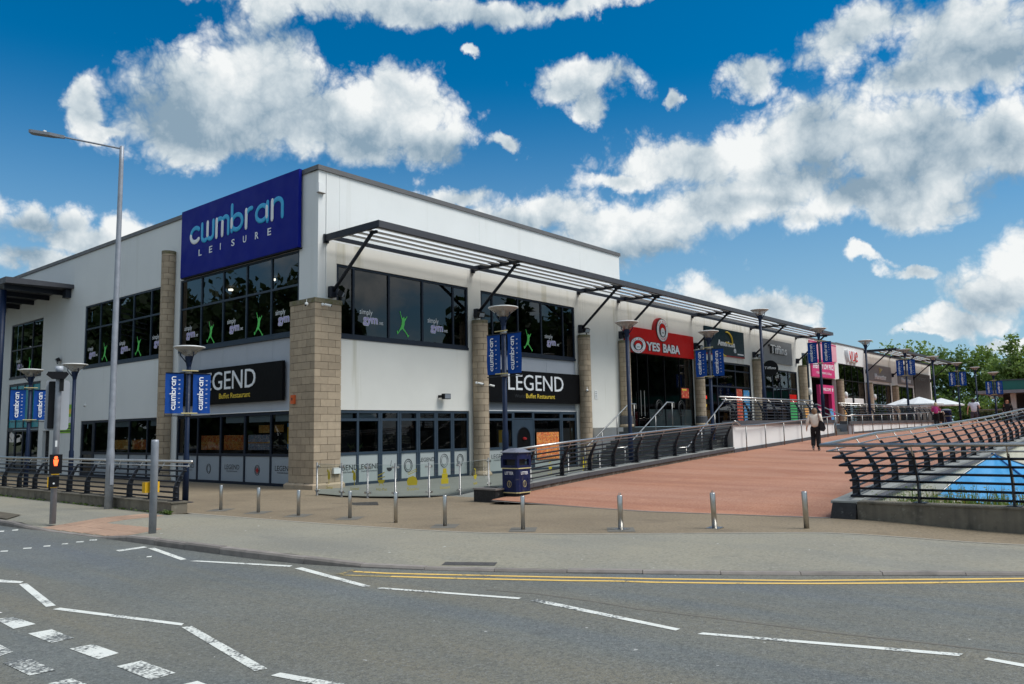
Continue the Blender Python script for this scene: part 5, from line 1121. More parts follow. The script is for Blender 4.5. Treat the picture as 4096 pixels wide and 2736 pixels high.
# ------------------------------------------------------------------ bollards, posts, signal, bin
bol = None
BP = [(506, 1169, .54, 0, ''), (592, 1175, .52, 0, ''), (684, 1182, .51, 0, ''), (802, 1188, .52, 0, ''), (907, 1198, .55, 0, ''), (1020, 1206, .53, 0, ''), (1199, 1214, .55, 0, ''), (1423, 1214, .55, 1, ''), (1638, 1211, .57, 1, ''), (1849, 1211, .58, 0, '')]
NL = ['steel bollard nearest the blue forecourt lamp', 'second steel bollard from the blue forecourt lamp', 'third steel bollard from the blue forecourt lamp', 'steel bollard in line with the service cover', 'steel bollard before the glass screen end', 'sixth steel bollard from the blue forecourt lamp',
      'steel bollard standing in front of the litter bin', 'removable steel bollard with square base plate and lock at the ramp edge', 'removable steel bollard with square base plate and lifting loop before the ramp', 'leaning steel bollard before the black kerb end']
for (px, py, h, plate, _), lb_ in zip(BP, NL):
    p = onz(px*1.7452, py*1.7452, .0); x, y = float(p[0]), float(p[1]); t = thing('bollard', (x, y, .0), lb_, 'bollard', 'row of steel bollards')
    rr_ = .043 if px > 1400 else .036; MB().lathe((0, 0, 0), [(rr_, 0), (rr_, h-.01), (rr_-.006, h), (.001, h+.001)], 18).build('tube', 'steel', t, smooth=True, local=True)
    if plate:
        MB().box(-.11, .11, -.11, .11, .001, .014).build('base_plate', 'steel', t, local=True); MB().tube([(-.025, 0, h), (-.025, 0, h+.035), (.025, 0, h+.035), (.025, 0, h)], .006, 6).build('lifting_loop', 'steel', t, local=True)
    if h > .56: t.rotation_euler = (.0, -.045, .0)
    elif px != 907: cover(x, y, .28 if px != 1849 else .4, .22, .6, .004, 'patch', 'tarmac_patch', pav)
x, y = -8.36, -6.92
t = thing('guard_post', (x, y, -.06), 'short grey round post with yellow push-button box behind it', 'post'); MB().lathe((0, 0, 0), [(.062, 0), (.062, 1.6), (.058, 1.64), (.001, 1.645)], 18).build('tube', 'galvanised', t, smooth=True, local=True)
MB().box(-.12, .13, .06, .17, .74, .92).build('push_button_box', 'safety_yellow', t, local=True)
t = thing('traffic_signal', (-8.63, -3.39, -.03), 'grey traffic signal pole with black backing board and lit red man', 'traffic signal'); c = np.array(CAM[:2])-np.array((-8.63, -3.39)); c = c/np.linalg.norm(c); c3 = np.array((*c, 0)); r3 = np.array((-c[1], c[0], 0))
MB().lathe((0, 0, 0), [(.058, 0), (.057, 2.8), (.05, 2.98), (.001, 2.99)], 16).build('pole', 'galvanised', t, smooth=True, local=True)
def rb(w0, w1, z0, z1, d0, d1): return MB().prism([(w0, z0), (w1, z0), (w1, z1), (w0, z1)], c3*d0, r3, UP, c3*(d1-d0))
def rrect(w0, w1, z0, z1, r): return [(x_+r*math.cos(R_(a)), z_+r*math.sin(R_(a))) for x_, z_, a0 in ((w1-r, z1-r, 0), (w0+r, z1-r, 90), (w0+r, z0+r, 180), (w1-r, z0+r, 270)) for a in np.linspace(a0, a0+90, 5)]
bb = MB().prism(rrect(-.22, .2, 1.83, 2.83, .06), -c3*.22, r3, UP, c3*.02).build('backing_board', 'clad_grey', t, local=True)
MB().prism(rrect(-.17, -.02, 1.86, 2.8, .02), -c3*.199, r3, UP, c3*.14).build('signal_head', 'black_paint', t, local=True)
MB().prism([(-.12, 0), (.1, 0), (.17, .1), (.13, .14), (-.19, .14), (-.22, .08)], c3*.02+np.array((0, 0, 2.84)), r3, UP, c3*.14).build('detector', 'black_paint', t, local=True); rb(.02, .09, 2.6, 2.86, .05, .12).build('detector_bracket', 'black_paint', t, local=True)
MB().lathe((0, 0, 2.98), [(.07, 0), (.07, .12), (.001, .125)], 12).build('cap', 'clad_grey', t, local=True, smooth=True)
ph = rb(-.1, .12, .98, 1.35, .06, .2).build('pedestrian_signal', 'black_paint', t, local=True); rb(-.06, .08, .955, .98, .07, .19).build('yellow_base', 'safety_yellow', t, local=True)
mb = MB(); mb.prism([(.01+.032*math.cos(a), 1.285+.032*math.sin(a)) for a in np.linspace(0, 6.283, 13)[:-1]], c3*.2005, r3, UP, c3*.003); mb.prism([(-.035, 1.25), (.055, 1.25), (.045, 1.19), (.035, 1.13), (-.015, 1.13), (-.025, 1.19)], c3*.2005, r3, UP, c3*.003); mb.build('red_man', 'red_man', t, local=True)
rb(-.1, .08, .72, .92, .06, .17).build('push_button_box', 'black_paint', t, local=True); rb(-.07, .05, .705, .72, .07, .16).build('yellow_base', 'safety_yellow', t, local=True); rb(-.12, -.1, .72, .92, .07, .16).build('yellow_side', 'safety_yellow', t, local=True)
MB().prism([(-.01+.018*math.cos(a), .79+.018*math.sin(a)) for a in np.linspace(0, 6.283, 11)[:-1]], c3*.17, r3, UP, c3*.006).build('button', 'white_plastic', t, local=True); rb(-.015, .02, 1.5, 1.62, .057, .06).build('sticker', 'white_plastic', t, local=True)
def litter_bin(x, y, z, label, s=.26, h=1.06, words=True):
    t = thing('litter_bin', (x, y, z), label, 'litter bin'); t.scale = (1, 1, 1.1); ch = .05; o = [(s-ch, s), (-s+ch, s), (-s, s-ch), (-s, -s+ch), (-s+ch, -s), (s-ch, -s), (s, -s+ch), (s, s-ch)]
    def ring(k, z0, z1, m, nm, p=None): return MB().prism([(a*k, b*k) for a, b in o], (0, 0, z0), (1, 0, 0), (0, 1, 0), (0, 0, z1-z0)).build(nm, m, p or t, local=True)
    ring(.97, 0, .1, 'black_paint', 'plinth'); body = ring(1.0, .1, .64, 'bin_blue', 'body'); ring(1.04, .105, .125, 'bin_gold', 'gold_band', body); ring(1.04, .625, .645, 'bin_gold', 'gold_band', body)
    ring(.98, .91, .97, 'bin_blue', 'hood')
    for a, b in ((s, s), (-s, s), (-s, -s), (s, -s)): MB().box(min(a, a*.72), max(a, a*.72), min(b, b*.72), max(b, b*.72), .645, .91).build('corner_post', 'bin_blue', t, local=True)
    ring(.66, .645, .9, 'interior', 'liner')
    for dx, dy in ((-1, 0), (0, -1), (1, 0), (0, 1)):
        e = s-.012
        if dx: MB().box(dx*e-.01, dx*e+.01, -.19, .19, .83, .91).build('flap', 'bin_blue', t, local=True); MB().box(dx*e-.01, dx*e+.01, -.19, .19, .645, .70).build('lip', 'bin_blue', t, local=True)
        else: MB().box(-.19, .19, dy*e-.01, dy*e+.01, .83, .91).build('flap', 'bin_blue', t, local=True); MB().box(-.19, .19, dy*e-.01, dy*e+.01, .645, .70).build('lip', 'bin_blue', t, local=True)
    k = 1.12; mb = MB(); lo = [(a*k, b*k, .97) for a, b in o]; md = [(a*k, b*k, .985) for a, b in o]; hi = [(a*.5, b*.5, h) for a, b in o]; n = 8
    mb.add(lo+md+hi+[(0, 0, h+.012)], [tuple(range(n))[::-1]]+[(i, (i+1) % n, n+(i+1) % n, n+i) for i in range(n)]+[(n+i, n+(i+1) % n, 2*n+(i+1) % n, 2*n+i) for i in range(n)]+[(2*n+i, 2*n+(i+1) % n, 3*n) for i in range(n)]); mb.build('lid', 'bin_lid', t, local=True)
    if words:
        for nr, rt in (((-1, 0, 0), (0, -1, 0)), ((0, -1, 0), (1, 0, 0))):
            nr = np.array(nr, float); rt = np.array(rt, float); O = np.array((x, y, z))+nr*(s+.002)
            text_fit('LITTER', O-rt*.13+np.array((0, 0, .5)), rt, UP, .26, .065, 'letter_white', body, bold=.01, depth=.002)
            for u0, u1, v0, v1 in ((-.13, .13, .16, .18), (-.13, .13, .42, .44), (-.13, -.11, .18, .42), (.11, .13, .18, .42)): MB().prism([(u0, v0), (u1, v0), (u1, v1), (u0, v1)], nr*s, rt, UP, nr*.006).build('panel_moulding', 'bin_blue', body, local=True)
            mb = MB(); mb.tube([nr*(s+.004)+rt*.06*math.cos(a)+np.array((0, 0, .3+.07*math.sin(a))) for a in np.linspace(0, 6.28, 15)], .005, 5); mb.tube([nr*(s+.004)+np.array((0, 0, .25)), nr*(s+.004)+np.array((0, 0, .36))], .006, 5); mb.build('crest', 'bin_gold', body, local=True)
    return t
litter_bin(-.06, -8.13, .02, 'dark blue square litter bin with gold bands and pyramid lid at the ramp foot')
litter_bin(43.8, -8.9, 1.3, 'dark litter bin standing on the far plaza', words=False)

# ------------------------------------------------------------------ glass screens round the restaurant terrace
GP = [(-1.38, -2.05), (-1.41, -3.17), (-1.26, -4.06), (-.96, -4.8), (-.29, -5.36), (.62, -5.61), (2.83, -4.68), (5.0, -4.55), (7.2, -4.45), (9.2, -4.4)]
for i, (x, y) in enumerate(GP):
    z = gz(x)-.0 if x < .3 else -.08
    t = thing('screen_post', (x, y, z), ['first','second','third','fourth','fifth','sixth','seventh','eighth','ninth','tenth'][i]+' steel glass-screen post counted from the block pillar', 'post', 'glass screen posts'); MB().lathe((0, 0, 0), [(.05, 0), (.05, .012), (.024, .014), (.024, .9), (.02, .905), (.001, .906)], 12).build('tube', 'steel_dull', t, smooth=True, local=True)
    for zz in (.14, .8):
        for q in ((GP[i-1] if i else None), (GP[i+1] if i < len(GP)-1 else None)):
            if q is None: continue
            d = np.array(q)-np.array((x, y)); d = d/np.linalg.norm(d); n = np.array((-d[1], d[0])); 
            MB().tube([(d[0]*.02, d[1]*.02, zz), (d[0]*.07, d[1]*.07, zz)], .016, 8).build('clamp_arm', 'steel', t, local=True); MB().tube([(d[0]*.075-n[0]*.018, d[1]*.075-n[1]*.018, zz), (d[0]*.075+n[0]*.018, d[1]*.075+n[1]*.018, zz)], .032, 12).build('clamp_disc', 'steel', t, local=True)
PICS = {1: 'cocktail', 2: 'pot', 3: 'sushi', 4: 'cake', 5: 'noodle', 6: 'wine', 7: 'pot', 8: 'wine', 0: 'cocktail'}
CAP = {'cocktail': 'Cocktail', 'pot': 'Hot Pot', 'sushi': 'Sushi', 'cake': 'Dessert', 'noodle': 'Noodles', 'wine': 'Bar'}
DEC = {'cocktail': [[(-.02, 0), (.02, 0), (.008, .02), (.008, .1), (.05, .15), (.05, .24), (.035, .33), (-.035, .33), (-.05, .24), (-.05, .15), (-.008, .1), (-.008, .02)], [(p[0]-.05, p[1]+.35) for p in arc(0, 0, .04, 0, 330, 10)], [(.02, .33), (.06, .42), (.08, .42), (.035, .33)]],
       'pot': [arc(0, .15, .1, 180, 360, 10), [(-.07, 0), (-.055, 0), (-.03, .06), (-.045, .06)], [(.07, 0), (.055, 0), (.03, .06), (.045, .06)], [(-.11, .17), (.11, .22), (.1, .24), (-.11, .19)], [(-.09, .25), (.1, .33), (.09, .35), (-.1, .27)]],
       'sushi': [[(-.12, 0), (.12, 0), (.14, .1), (.1, .2), (.02, .24), (-.1, .2), (-.14, .1)], [(-.1, .26), (.12, .36), (.12, .375), (-.1, .28)], [(-.12, .3), (.12, .41), (.12, .425), (-.12, .315)]],
       'cake': [[(-.11, 0), (.11, 0), (.11, .14), (-.11, .14)], [(-.085, .145), (.085, .145), (.085, .27), (-.085, .27)], [(-.06, .275), (.06, .275), (.05, .4), (-.05, .4)]],
       'noodle': [arc(0, .14, .13, 180, 360, 10), [(-.02, .15), (.03, .15), (.05, .3), (-.1, .33), (-.1, .31), (.02, .28)]],
       'wine': [[(-.11, 0), (-.03, 0), (-.03, .22), (-.055, .28), (-.055, .38), (-.085, .38), (-.085, .28), (-.11, .22)], [(.04, 0), (.1, 0), (.1, .012), (.076, .02), (.076, .1), (.11, .16), (.1, .24), (.04, .24), (.03, .16), (.064, .1), (.064, .02), (.04, .012)]]}
for i in range(len(GP)-1):
    a = np.array((*GP[i], 0.)); b = np.array((*GP[i+1], 0.)); d = b-a; L_ = np.linalg.norm(d); d /= L_; n = np.array((-d[1], d[0], 0)); z = min(gz(GP[i][0]), gz(GP[i+1][0])) if GP[i][0] < .3 else -.08
    m = (a+b)/2; m[2] = z; k = PICS[i]
    t = thing('glass_screen', tuple(m), ['clear glass screen with cocktail picture beside the block pillar', 'clear glass screen with cocktail picture before the white meter box', 'clear glass screen with yellow barbecue picture before the frosted windows', 'clear glass screen with yellow sushi picture', 'clear glass screen with yellow tiered cake picture', 'clear glass screen with yellow noodle bowl picture', 'clear glass screen with bottle and glass picture before the round column', 'clear glass screen with barbecue picture behind the ramp railing', 'clear glass screen with bottle picture behind the ramp railing'][i], 'glass screen', 'low glass screens')
    mb = MB(); mb.sheet([(-d*(L_/2-.05)+np.array((0, 0, .04))), (d*(L_/2-.05)+np.array((0, 0, .04))), (d*(L_/2-.05)+np.array((0, 0, .86))), (-d*(L_/2-.05)+np.array((0, 0, .86)))]); mb.build('pane', 'glass_fence', t, local=True)
    mb = MB(); mb.bar(-d*(L_/2-.05)+np.array((0, 0, .862)), d*(L_/2-.05)+np.array((0, 0, .862)), .008, .006); mb.build('pane_edge', 'frosted_light', t, local=True)
    mb = MB(); sgn = 1 if d@np.array((CR[0], CR[1], 0)) > 0 else -1; dd_ = d*sgn; nn = np.cross(dd_, np.array((0, 0, 1.)))
    for poly in DEC[k]: mb.prism(poly, nn*.006+np.array((0, 0, .33)), dd_, UP, nn*.002)
    mb.build('picture', 'decal_yellow', t, local=True)
    text_fit(CAP[k], tuple(m+nn*.007-dd_*.14+np.array((0, 0, .2))), dd_, UP, .3, .075, 'decal_yellow', t, depth=.001)

# ------------------------------------------------------------------ cameras, floodlights and boxes on the walls
def cctv(o, d, label, dome=False):
    t = thing('security_camera', o, label, 'security camera', 'wall security cameras'); d = np.array(d, float); d /= np.linalg.norm(d)
    if dome:
        MB().tube([(0, 0, .14), (0, 0, .04)], .012, 6).build('stem', 'white_plastic', t, local=True); MB().lathe((0, 0, -.05), [(.01, -.03), (.05, 0), (.06, .05), (.04, .09)], 12).build('dome', 'white_plastic', t, local=True, smooth=True); MB().tube([tuple(d*.04+np.array((0, 0, -.05))), tuple(d*.065+np.array((0, 0, -.06)))], .025, 8).build('lens', 'black_gloss', t, local=True)
    else:
        MB().tube([(0, 0, 0), tuple(d*.03)], .05, 10).build('base', 'white_plastic', t, local=True); MB().tube([tuple(d*.03), tuple(d*.08+np.array((.02, 0, -.02)))], .015, 6).build('arm', 'white_plastic', t, local=True)
        e = np.array((.75, d[1]*.6, -.25)); MB().tube([tuple(d*.1+np.array((.01, 0, -.01))), tuple(d*.1+e*.22)], .038, 10).build('body', 'white_plastic', t, local=True); MB().tube([tuple(d*.1+e*.215), tuple(d*.1+e*.24)], .034, 10).build('lens', 'black_gloss', t, local=True)
cctv((-.08, .33, 5.72), (-1, -.3, 0), 'white dome camera on the left face of the block pillar', True); cctv((.28, -.005, 5.7), (0, -1, 0), 'white bullet camera on the right face of the block pillar')
cctv((7.5, .02, 3.45), (-.2, -1, 0), 'small cream camera left of the column by the restaurant doors'); cctv((8.2, .1, 3.4), (.5, -1, 0), 'small cream camera right of the column by the black sign'); cctv((14.75, -.15, 3.35), (-.3, -1, 0), 'white dome camera on the column right of the black sign', True); cctv((.34, 17.6, 3.1), (-1, -.3, 0), 'small dark dome camera on the white wall above the far shopfront', True)
def flood(o, d, label):
    t = thing('floodlight', o, label, 'floodlight', 'black floodlights'); d = np.array(d, float); d /= np.linalg.norm(d); s = np.cross(d, UP)
    MB().prism([(-.12, -.02), (.02, -.1), (.1, .06), (-.04, .14)], -s*.14, d, UP, s*.28).build('housing', 'black_paint', t, local=True); MB().bar(-s*.16+np.array((0, 0, -.12)), s*.16+np.array((0, 0, -.12)), .03, .02).build('yoke', 'black_paint', t, local=True)
    MB().prism([(-.1, .005), (.008, -.07)], (0, 0, 0), d, UP, (0, 0, .001)) ; MB().box(-.02, .02, -.02, .02, -.18, -.11).build('stem', 'black_paint', t, local=True)
    MB().prism([(.035, -.085), (.045, -.08), (.108, .05), (.1, .055)], -s*.11, d, UP, s*.22).build('lens', 'glass_dark' if False else 'frosted', t, local=True)
for x, z, lb_ in ((7.75, 6.1, 'black floodlight on the column between the gym windows'), (14.98, 6.1, 'black floodlight on the column right of the gym windows'), (18.46, 6.1, 'black floodlight on the column left of the red sign'), (26.45, 6.1, 'black floodlight on the column right of the red sign'), (34.7, 6.1, 'black floodlight on the column left of the grey sign')): flood((x, -.05, z), (-.3, -1, 0), lb_)
flood((1.0, -.02, 6.1), (.6, -.6, 0), 'black floodlight on the corner pillar'); flood((.2, 20.6, 5.35), (-1, .2, 0), 'black floodlight on the white wall of the left facade')
t = thing('wall_speaker', (5.95, .2, 2.9), 'small black box speaker on the white wall above the folding doors', 'speaker'); MB().box(-.16, .16, -.16, .0, -.1, .1).build('cabinet', 'black_paint', t, local=True); MB().box(-.2, -.16, -.05, .14, -.05, .05).build('bracket', 'black_paint', t, local=True); MB().box(-.14, .14, -.166, -.161, -.08, .08).build('grille', 'clad_dark', t, local=True)
t = thing('alarm_box', (-.03, 1.05, 2.72), 'orange alarm box on the block pillar', 'alarm box'); MB().box(-.05, .025, -.09, .09, -.14, .14).build('case', 'orange_box', t, local=True); MB().box(-.056, -.051, -.02, .03, -.03, .05).build('mark', 'letter_black', t, local=True)
t = thing('meter_box', (.85, -.04, .45), 'small white box low on the block pillar', 'box'); MB().box(-.14, .14, -.05, .035, -.09, .09).build('case', 'white_plastic', t, local=True); MB().box(-.145, .145, -.055, .035, .091, .1).build('lid', 'white_plastic', t, local=True)
t = thing('alarm_box', (.4, .3, 9.6), 'white alarm box at the top corner of the building', 'alarm box'); MB().box(-.12, .14, -.06, .05, -.16, .16).build('case', 'white_plastic', t, local=True); MB().box(-.13, .15, -.07, .05, -.18, -.161).build('base', 'kerb_concrete', t, local=True)
t = thing('wall_notice', (16.2, .34, 3.2), 'small white notice on the white wall between the block columns', 'notice'); MB().box(-.12, .12, -.012, .008, -.2, .2).build('plate', 'white_plastic', t, local=True)
for k in range(4): MB().box(-.09, .06, -.015, -.0125, .12-.08*k, .14-.08*k).build('print_line', 'letter_grey', t, local=True)
for x, y, z, lb_ in ((43.3, -.22, 4.0, 'oval white lamp on the column left of the pink sign'), (51.55, -.22, 3.9, 'oval white lamp on the column right of the pink doorway'), (59.6, -.22, 3.9, 'oval white lamp on the column right of the cinema glass')):
    t = thing('column_lamp', (x, y, z), lb_, 'lamp', 'oval column lamps'); MB().lathe((0, 0, 0), [(.02, -.28), (.13, -.2), (.16, 0), (.13, .2), (.02, .28)], 12).build('diffuser', 'white_plastic', t, local=True, smooth=True); MB().box(-.1, .1, .05, .12, -.2, .2).build('back_plate', 'steel_dull', t, local=True)

# ------------------------------------------------------------------ people
def skin(name, nodes, edges, mat, parent, sub=2):
    """one continuous surface grown along a skeleton: nodes {key: (pos, radius)}"""
    ks = list(nodes); me = bpy.data.meshes.new(name); me.from_pydata([nodes[k][0] for k in ks], [(ks.index(a), ks.index(b)) for a, b in edges], [])
    me.materials.append(MATS[mat]); o = obj(name, me, parent); m = o.modifiers.new('skin', 'SKIN'); m.use_smooth_shade = True
    sv = me.skin_vertices[0].data
    for i, k in enumerate(ks):
        r = nodes[k][1]; sv[i].radius = r if isinstance(r, tuple) else (r, r)
        sv[i].use_root = (i == 0)
    s = o.modifiers.new('sub', 'SUBSURF'); s.levels = sub; s.render_levels = sub
    return o
def person(loc, rzv, label, H, pose, look):
    """local frame: +x is the way the person walks, +y their left"""
    t = thing('person', loc, label, 'person', None, rzv); k = H/1.7
    J = dict(pelvis=(0, 0, .92), belly=(0, 0, 1.08), chest=(.01, 0, 1.28), neck=(.02, 0, 1.45), skull=(.03, 0, 1.53), crown=(.03, 0, 1.63), nose=(.135, 0, 1.555))
    for s, y in (('l', 1), ('r', -1)):
        J.update({s+'sh': (0, .185*y, 1.39), s+'el': (-.04, .25*y, 1.12), s+'wr': (.02, .27*y, .90), s+'pa': (.035, .272*y, .83), s+'hip': (0, .095*y, .9), s+'kn': (.03, .1*y, .5), s+'an': (-.02, .1*y, .09), s+'toe': (.14, .11*y, .03), s+'ear': (.02, .085*y, 1.55)})
        for i, dx in enumerate((-.03, -.01, .012, .034)): J[s+'f%d' % i] = (.035+dx, .275*y, .745+.012*abs(i-1.5)); J[s+'fk%d' % i] = (.035+dx*.9, .276*y, .79)
        J[s+'th'] = (.085, .262*y, .79)
    J.update(pose); J = {a: tuple(k*c for c in b) for a, b in J.items()}
    for s in 'lr':                                   # hands follow the wrists when the pose moves them
        pass
    bd = {a: (J[a], k*r) for a, r in dict(pelvis=.11, belly=.1, chest=.12, neck=.052, skull=.082, crown=.07, nose=.014, lsh=.055, rsh=.055, lel=.04, rel=.04, lwr=.028, rwr=.028, lpa=.034, rpa=.034, lhip=.085, rhip=.085, lkn=.056, rkn=.056, lan=.036, ran=.036, ltoe=.032, rtoe=.032, lear=.014, rear=.014).items()}
    ed = [('pelvis', 'belly'), ('belly', 'chest'), ('chest', 'neck'), ('neck', 'skull'), ('skull', 'crown'), ('skull', 'nose'), ('skull', 'lear'), ('skull', 'rear')]
    for s in 'lr':
        ed += [('chest', s+'sh'), (s+'sh', s+'el'), (s+'el', s+'wr'), (s+'wr', s+'pa'), ('pelvis', s+'hip'), (s+'hip', s+'kn'), (s+'kn', s+'an'), (s+'an', s+'toe')]
        base = np.array(J[s+'pa']); ref = np.array((.035, .272*(1 if s == 'l' else -1), .83))*k
        for i in range(4):
            for q in ('fk', 'f'): J[s+q+str(i)] = tuple(np.array(J[s+q+str(i)])-ref+base); bd[s+q+str(i)] = (J[s+q+str(i)], k*.0095)
            ed += [(s+'pa', s+'fk%d' % i), (s+'fk%d' % i, s+'f%d' % i)]
        J[s+'th'] = tuple(np.array(J[s+'th'])-ref+base); bd[s+'th'] = (J[s+'th'], k*.010); ed.append((s+'pa', s+'th'))
    skin('body', bd, ed, 'skin', t)
    P = lambda a: J[a]
    mid = lambda a, b, u: tuple(np.array(J[a])*(1-u)+np.array(J[b])*u)
    tm, ts, bm, bl, hm, hl = look['top'], look['sleeve'], look['bottom'], look['leg'], look['hair'], look['hairlen']
    # top
    n = {'c': (P('chest'), (k*.15, k*.19)), 'b': (P('belly'), (k*.145, k*.175)), 'h': (tuple(np.array(P('pelvis'))-np.array((0, 0, look.get('hem', .02)*k))), (k*.155, k*.185)), 'n': (tuple(np.array(P('neck'))-np.array((0, 0, .03*k))), k*.075)}; e = [('c', 'b'), ('b', 'h'), ('c', 'n')]
    for s in 'lr':
        n[s+'s'] = (P(s+'sh'), k*.082); n[s+'e'] = (P(s+'el') if ts > .5 else mid(s+'sh', s+'el', .6), k*.068); e += [('c', s+'s'), (s+'s', s+'e')]
        if ts > .5: n[s+'w'] = (mid(s+'el', s+'wr', .92), k*.05); e.append((s+'e', s+'w'))
    skin('top_garment', n, e, tm, t)
    n = {'p': (P('pelvis'), (k*.14, k*.165)), 'q': (tuple(np.array(P('pelvis'))+np.array((0, 0, .08*k))), (k*.125, k*.15))}; e = [('p', 'q')]
    for s in 'lr':
        n[s+'h'] = (tuple(np.array(P(s+'hip'))-np.array((0, 0, .06*k))), k*.105); n[s+'k'] = (P(s+'kn') if bl > .5 else mid(s+'hip', s+'kn', .85), k*look.get('knee', .078 if bl > .5 else .095)); e += [('p', s+'h'), (s+'h', s+'k')]
        if bl > .5: n[s+'a'] = (mid(s+'kn', s+'an', .95), k*look.get('ankle', .066)); e.append((s+'k', s+'a'))
    skin('trousers' if bl > .5 else 'shorts', n, e, bm, t)
    for s in 'lr':
        a = np.array(P(s+'an')); b = np.array(P(s+'toe')); d = b-a; m = MB(); m.tube([a-d*.35+np.array((0, 0, -.025*k)), a+np.array((0, 0, -.01*k)), a+d*.6, b+d*.12], [k*.04, k*.052, k*.045, k*.025], 8); m.build('shoe', 'shoe', t, smooth=True, local=True)
        m = MB(); m.tube([a-d*.35+np.array((0, 0, -.055*k)), a+d*.5+np.array((0, 0, -.052*k)), b+d*.1+np.array((0, 0, -.018*k))], [k*.035, k*.04, k*.03], 8, sq=.35, nrm=(0, 0, 1)); m.build('sole', 'sole', t, smooth=True, local=True)
    c = np.array(P('skull')); m = MB(); rings = []
    N_ = 14
    for i, (zz, rr) in enumerate(((.15, .02), (.13, .07), (.09, .098), (.04, .108), (-.01, .108), (-.06, .102), (-hl, .09), (-hl-.02, .05))):
        for j in range(N_):
            a = 2*math.pi*j/N_; f = math.cos(a); r_ = rr*k*(1.0 if f < .35 else .93)
            zc = zz if f < .45 else max(zz, .055)
            m.v.append((c[0]-.012*k+r_*math.cos(a), c[1]+r_*math.sin(a)*.95, c[2]+zc*k+.012*k*math.sin(3*a)*(i > 3)))
    for i in range(7):
        for j in range(N_): a = i*N_+j; b = i*N_+(j+1) % N_; m.f.append((a, b, b+N_, a+N_))
    m.f.append(tuple(range(N_))); m.build('hair', hm, t, smooth=True, local=True)
    return t, k, J
walkA = dict(rkn=(.02, -.1, .5), ran=(-.02, -.1, .09), rtoe=(.13, -.11, .03), lkn=(.10, .09, .52), lan=(-.16, .09, .16), ltoe=(-.03, .1, .06))
lady = dep_ = None
t, k, J = person((14.6, -10.3, rz2(14.6, -10.3)), R_(14), 'woman in cream jacket and black trousers with shoulder bag walking up the ramp', 1.58, dict(walkA, lel=(-.07, .27, 1.13), lwr=(-.03, .31, .90), lpa=(-.01, .315, .83)), dict(top='cloth_cream', sleeve=1, bottom='cloth_black', leg=1, hair='hair_brown', hairlen=.12, hem=.03, knee=.1, ankle=.088))
bg = thing('shoulder_bag', (14.6, -10.3, rz2(14.6, -10.3)+.8), 'black slouchy shoulder bag hanging at the right side of the woman in cream', 'bag')
a = R_(14); f2 = np.array((math.cos(a), math.sin(a), 0)); l2 = np.array((-math.sin(a), math.cos(a), 0))
def bp(x, y, z): return np.array((14.6, -10.3, rz2(14.6, -10.3)))+f2*x+l2*y+np.array((0, 0, z))
m = MB(); m.prism([(-.19, 0), (.12, -.04), (.2, .06), (.15, .26), (.02, .36), (-.1, .33), (-.2, .12)], bp(-.1, -.21, .74), -f2*.55+l2*-.83*1.0, (0, 0, 1), f2*.14); m.build('bag_body', 'leather', bg)
m = MB(); m.tube([bp(-.13, -.17, 1.06), bp(-.16, -.16, 1.2), bp(-.06, -.14, 1.345), bp(.06, -.14, 1.30), bp(.1, -.2, 1.05)], .016, 6); m.build('strap', 'strap', bg, smooth=True)
person((40.6, -8.95, rz2(40.6, -8.95)), R_(10), 'woman in pink hooded top and black leggings pushing a pushchair', 1.6, dict(walkA, lel=(.05, .23, 1.13), lwr=(.25, .2, 1.08), lpa=(.31, .2, 1.07), rel=(.05, -.23, 1.13), rwr=(.25, -.24, 1.08), rpa=(.31, -.24, 1.07)), dict(top='cloth_pink', sleeve=1, bottom='cloth_black', leg=1, hair='hair_blond', hairlen=.1, hem=.02))
pc = thing('pushchair', (41.3, -9.1, rz2(41.3, -9.1)), 'pushchair with dark seat pushed by the woman in pink', 'pushchair', None, R_(-8))
for s in (-.22, .22):
    MB().tube([(-.45, s, 1.02), (-.1, s, .62), (.45, s, .12)], .014, 6).build('frame_tube', 'steel_dull', pc, local=True); MB().tube([(-.1, s, .62), (-.3, s, .1)], .013, 6).build('leg', 'steel_dull', pc, local=True)
    for x in (-.3, .45): m = MB(); m.tube([(x+.085*math.cos(a), s, .1+.085*math.sin(a)) for a in np.linspace(0, 6.283, 13)], .018, 6); m.build('wheel', 'rail_dark', pc, local=True)
MB().tube([(-.45, -.22, 1.02), (-.45, .22, 1.02)], .016, 6).build('handle', 'rail_dark', pc, local=True)
m = MB(); m.prism([(-.22, .5), (.12, .36), (.2, .4), (.16, .46), (-.1, .55), (-.3, .95), (-.36, .93)], (0, -.2, 0), (1, 0, 0), UP, (0, .4, 0)); m.build('seat', 'cloth_black', pc, local=True)
m = MB(); m.prism(arc(-.3, .72, .3, 20, 130, 8)+arc(-.3, .72, .27, 130, 20, 8), (0, -.21, 0), (1, 0, 0), UP, (0, .42, 0)); m.build('hood', 'cloth_cream', pc, local=True)
person((36.8, -11.7, rz2(36.8, -11.7)), R_(12), 'man in white T-shirt and dark grey shorts jogging up the ramp', 1.78, dict(rkn=(.16, -.1, .55), ran=(-.02, -.1, .2), rtoe=(.1, -.11, .13), lkn=(-.02, .1, .5), lan=(-.1, .1, .09), ltoe=(.05, .11, .03), rel=(-.1, -.28, 1.16), rwr=(.14, -.27, 1.14), rpa=(.2, -.26, 1.16), lel=(-.04, .28, 1.14), lwr=(.02, .31, .92), lpa=(.03, .315, .85)), dict(top='cloth_white', sleeve=0, bottom='cloth_grey', leg=0, hair='hair_dark', hairlen=.03, hem=.03))
person((44.5, -12.3, rz2(44.5, -12.3)), R_(170), 'distant red-haired person in dark clothes by the green building', 1.66, walkA, dict(top='cloth_black', sleeve=1, bottom='cloth_black', leg=1, hair='hair_red', hairlen=.09, hem=.02))

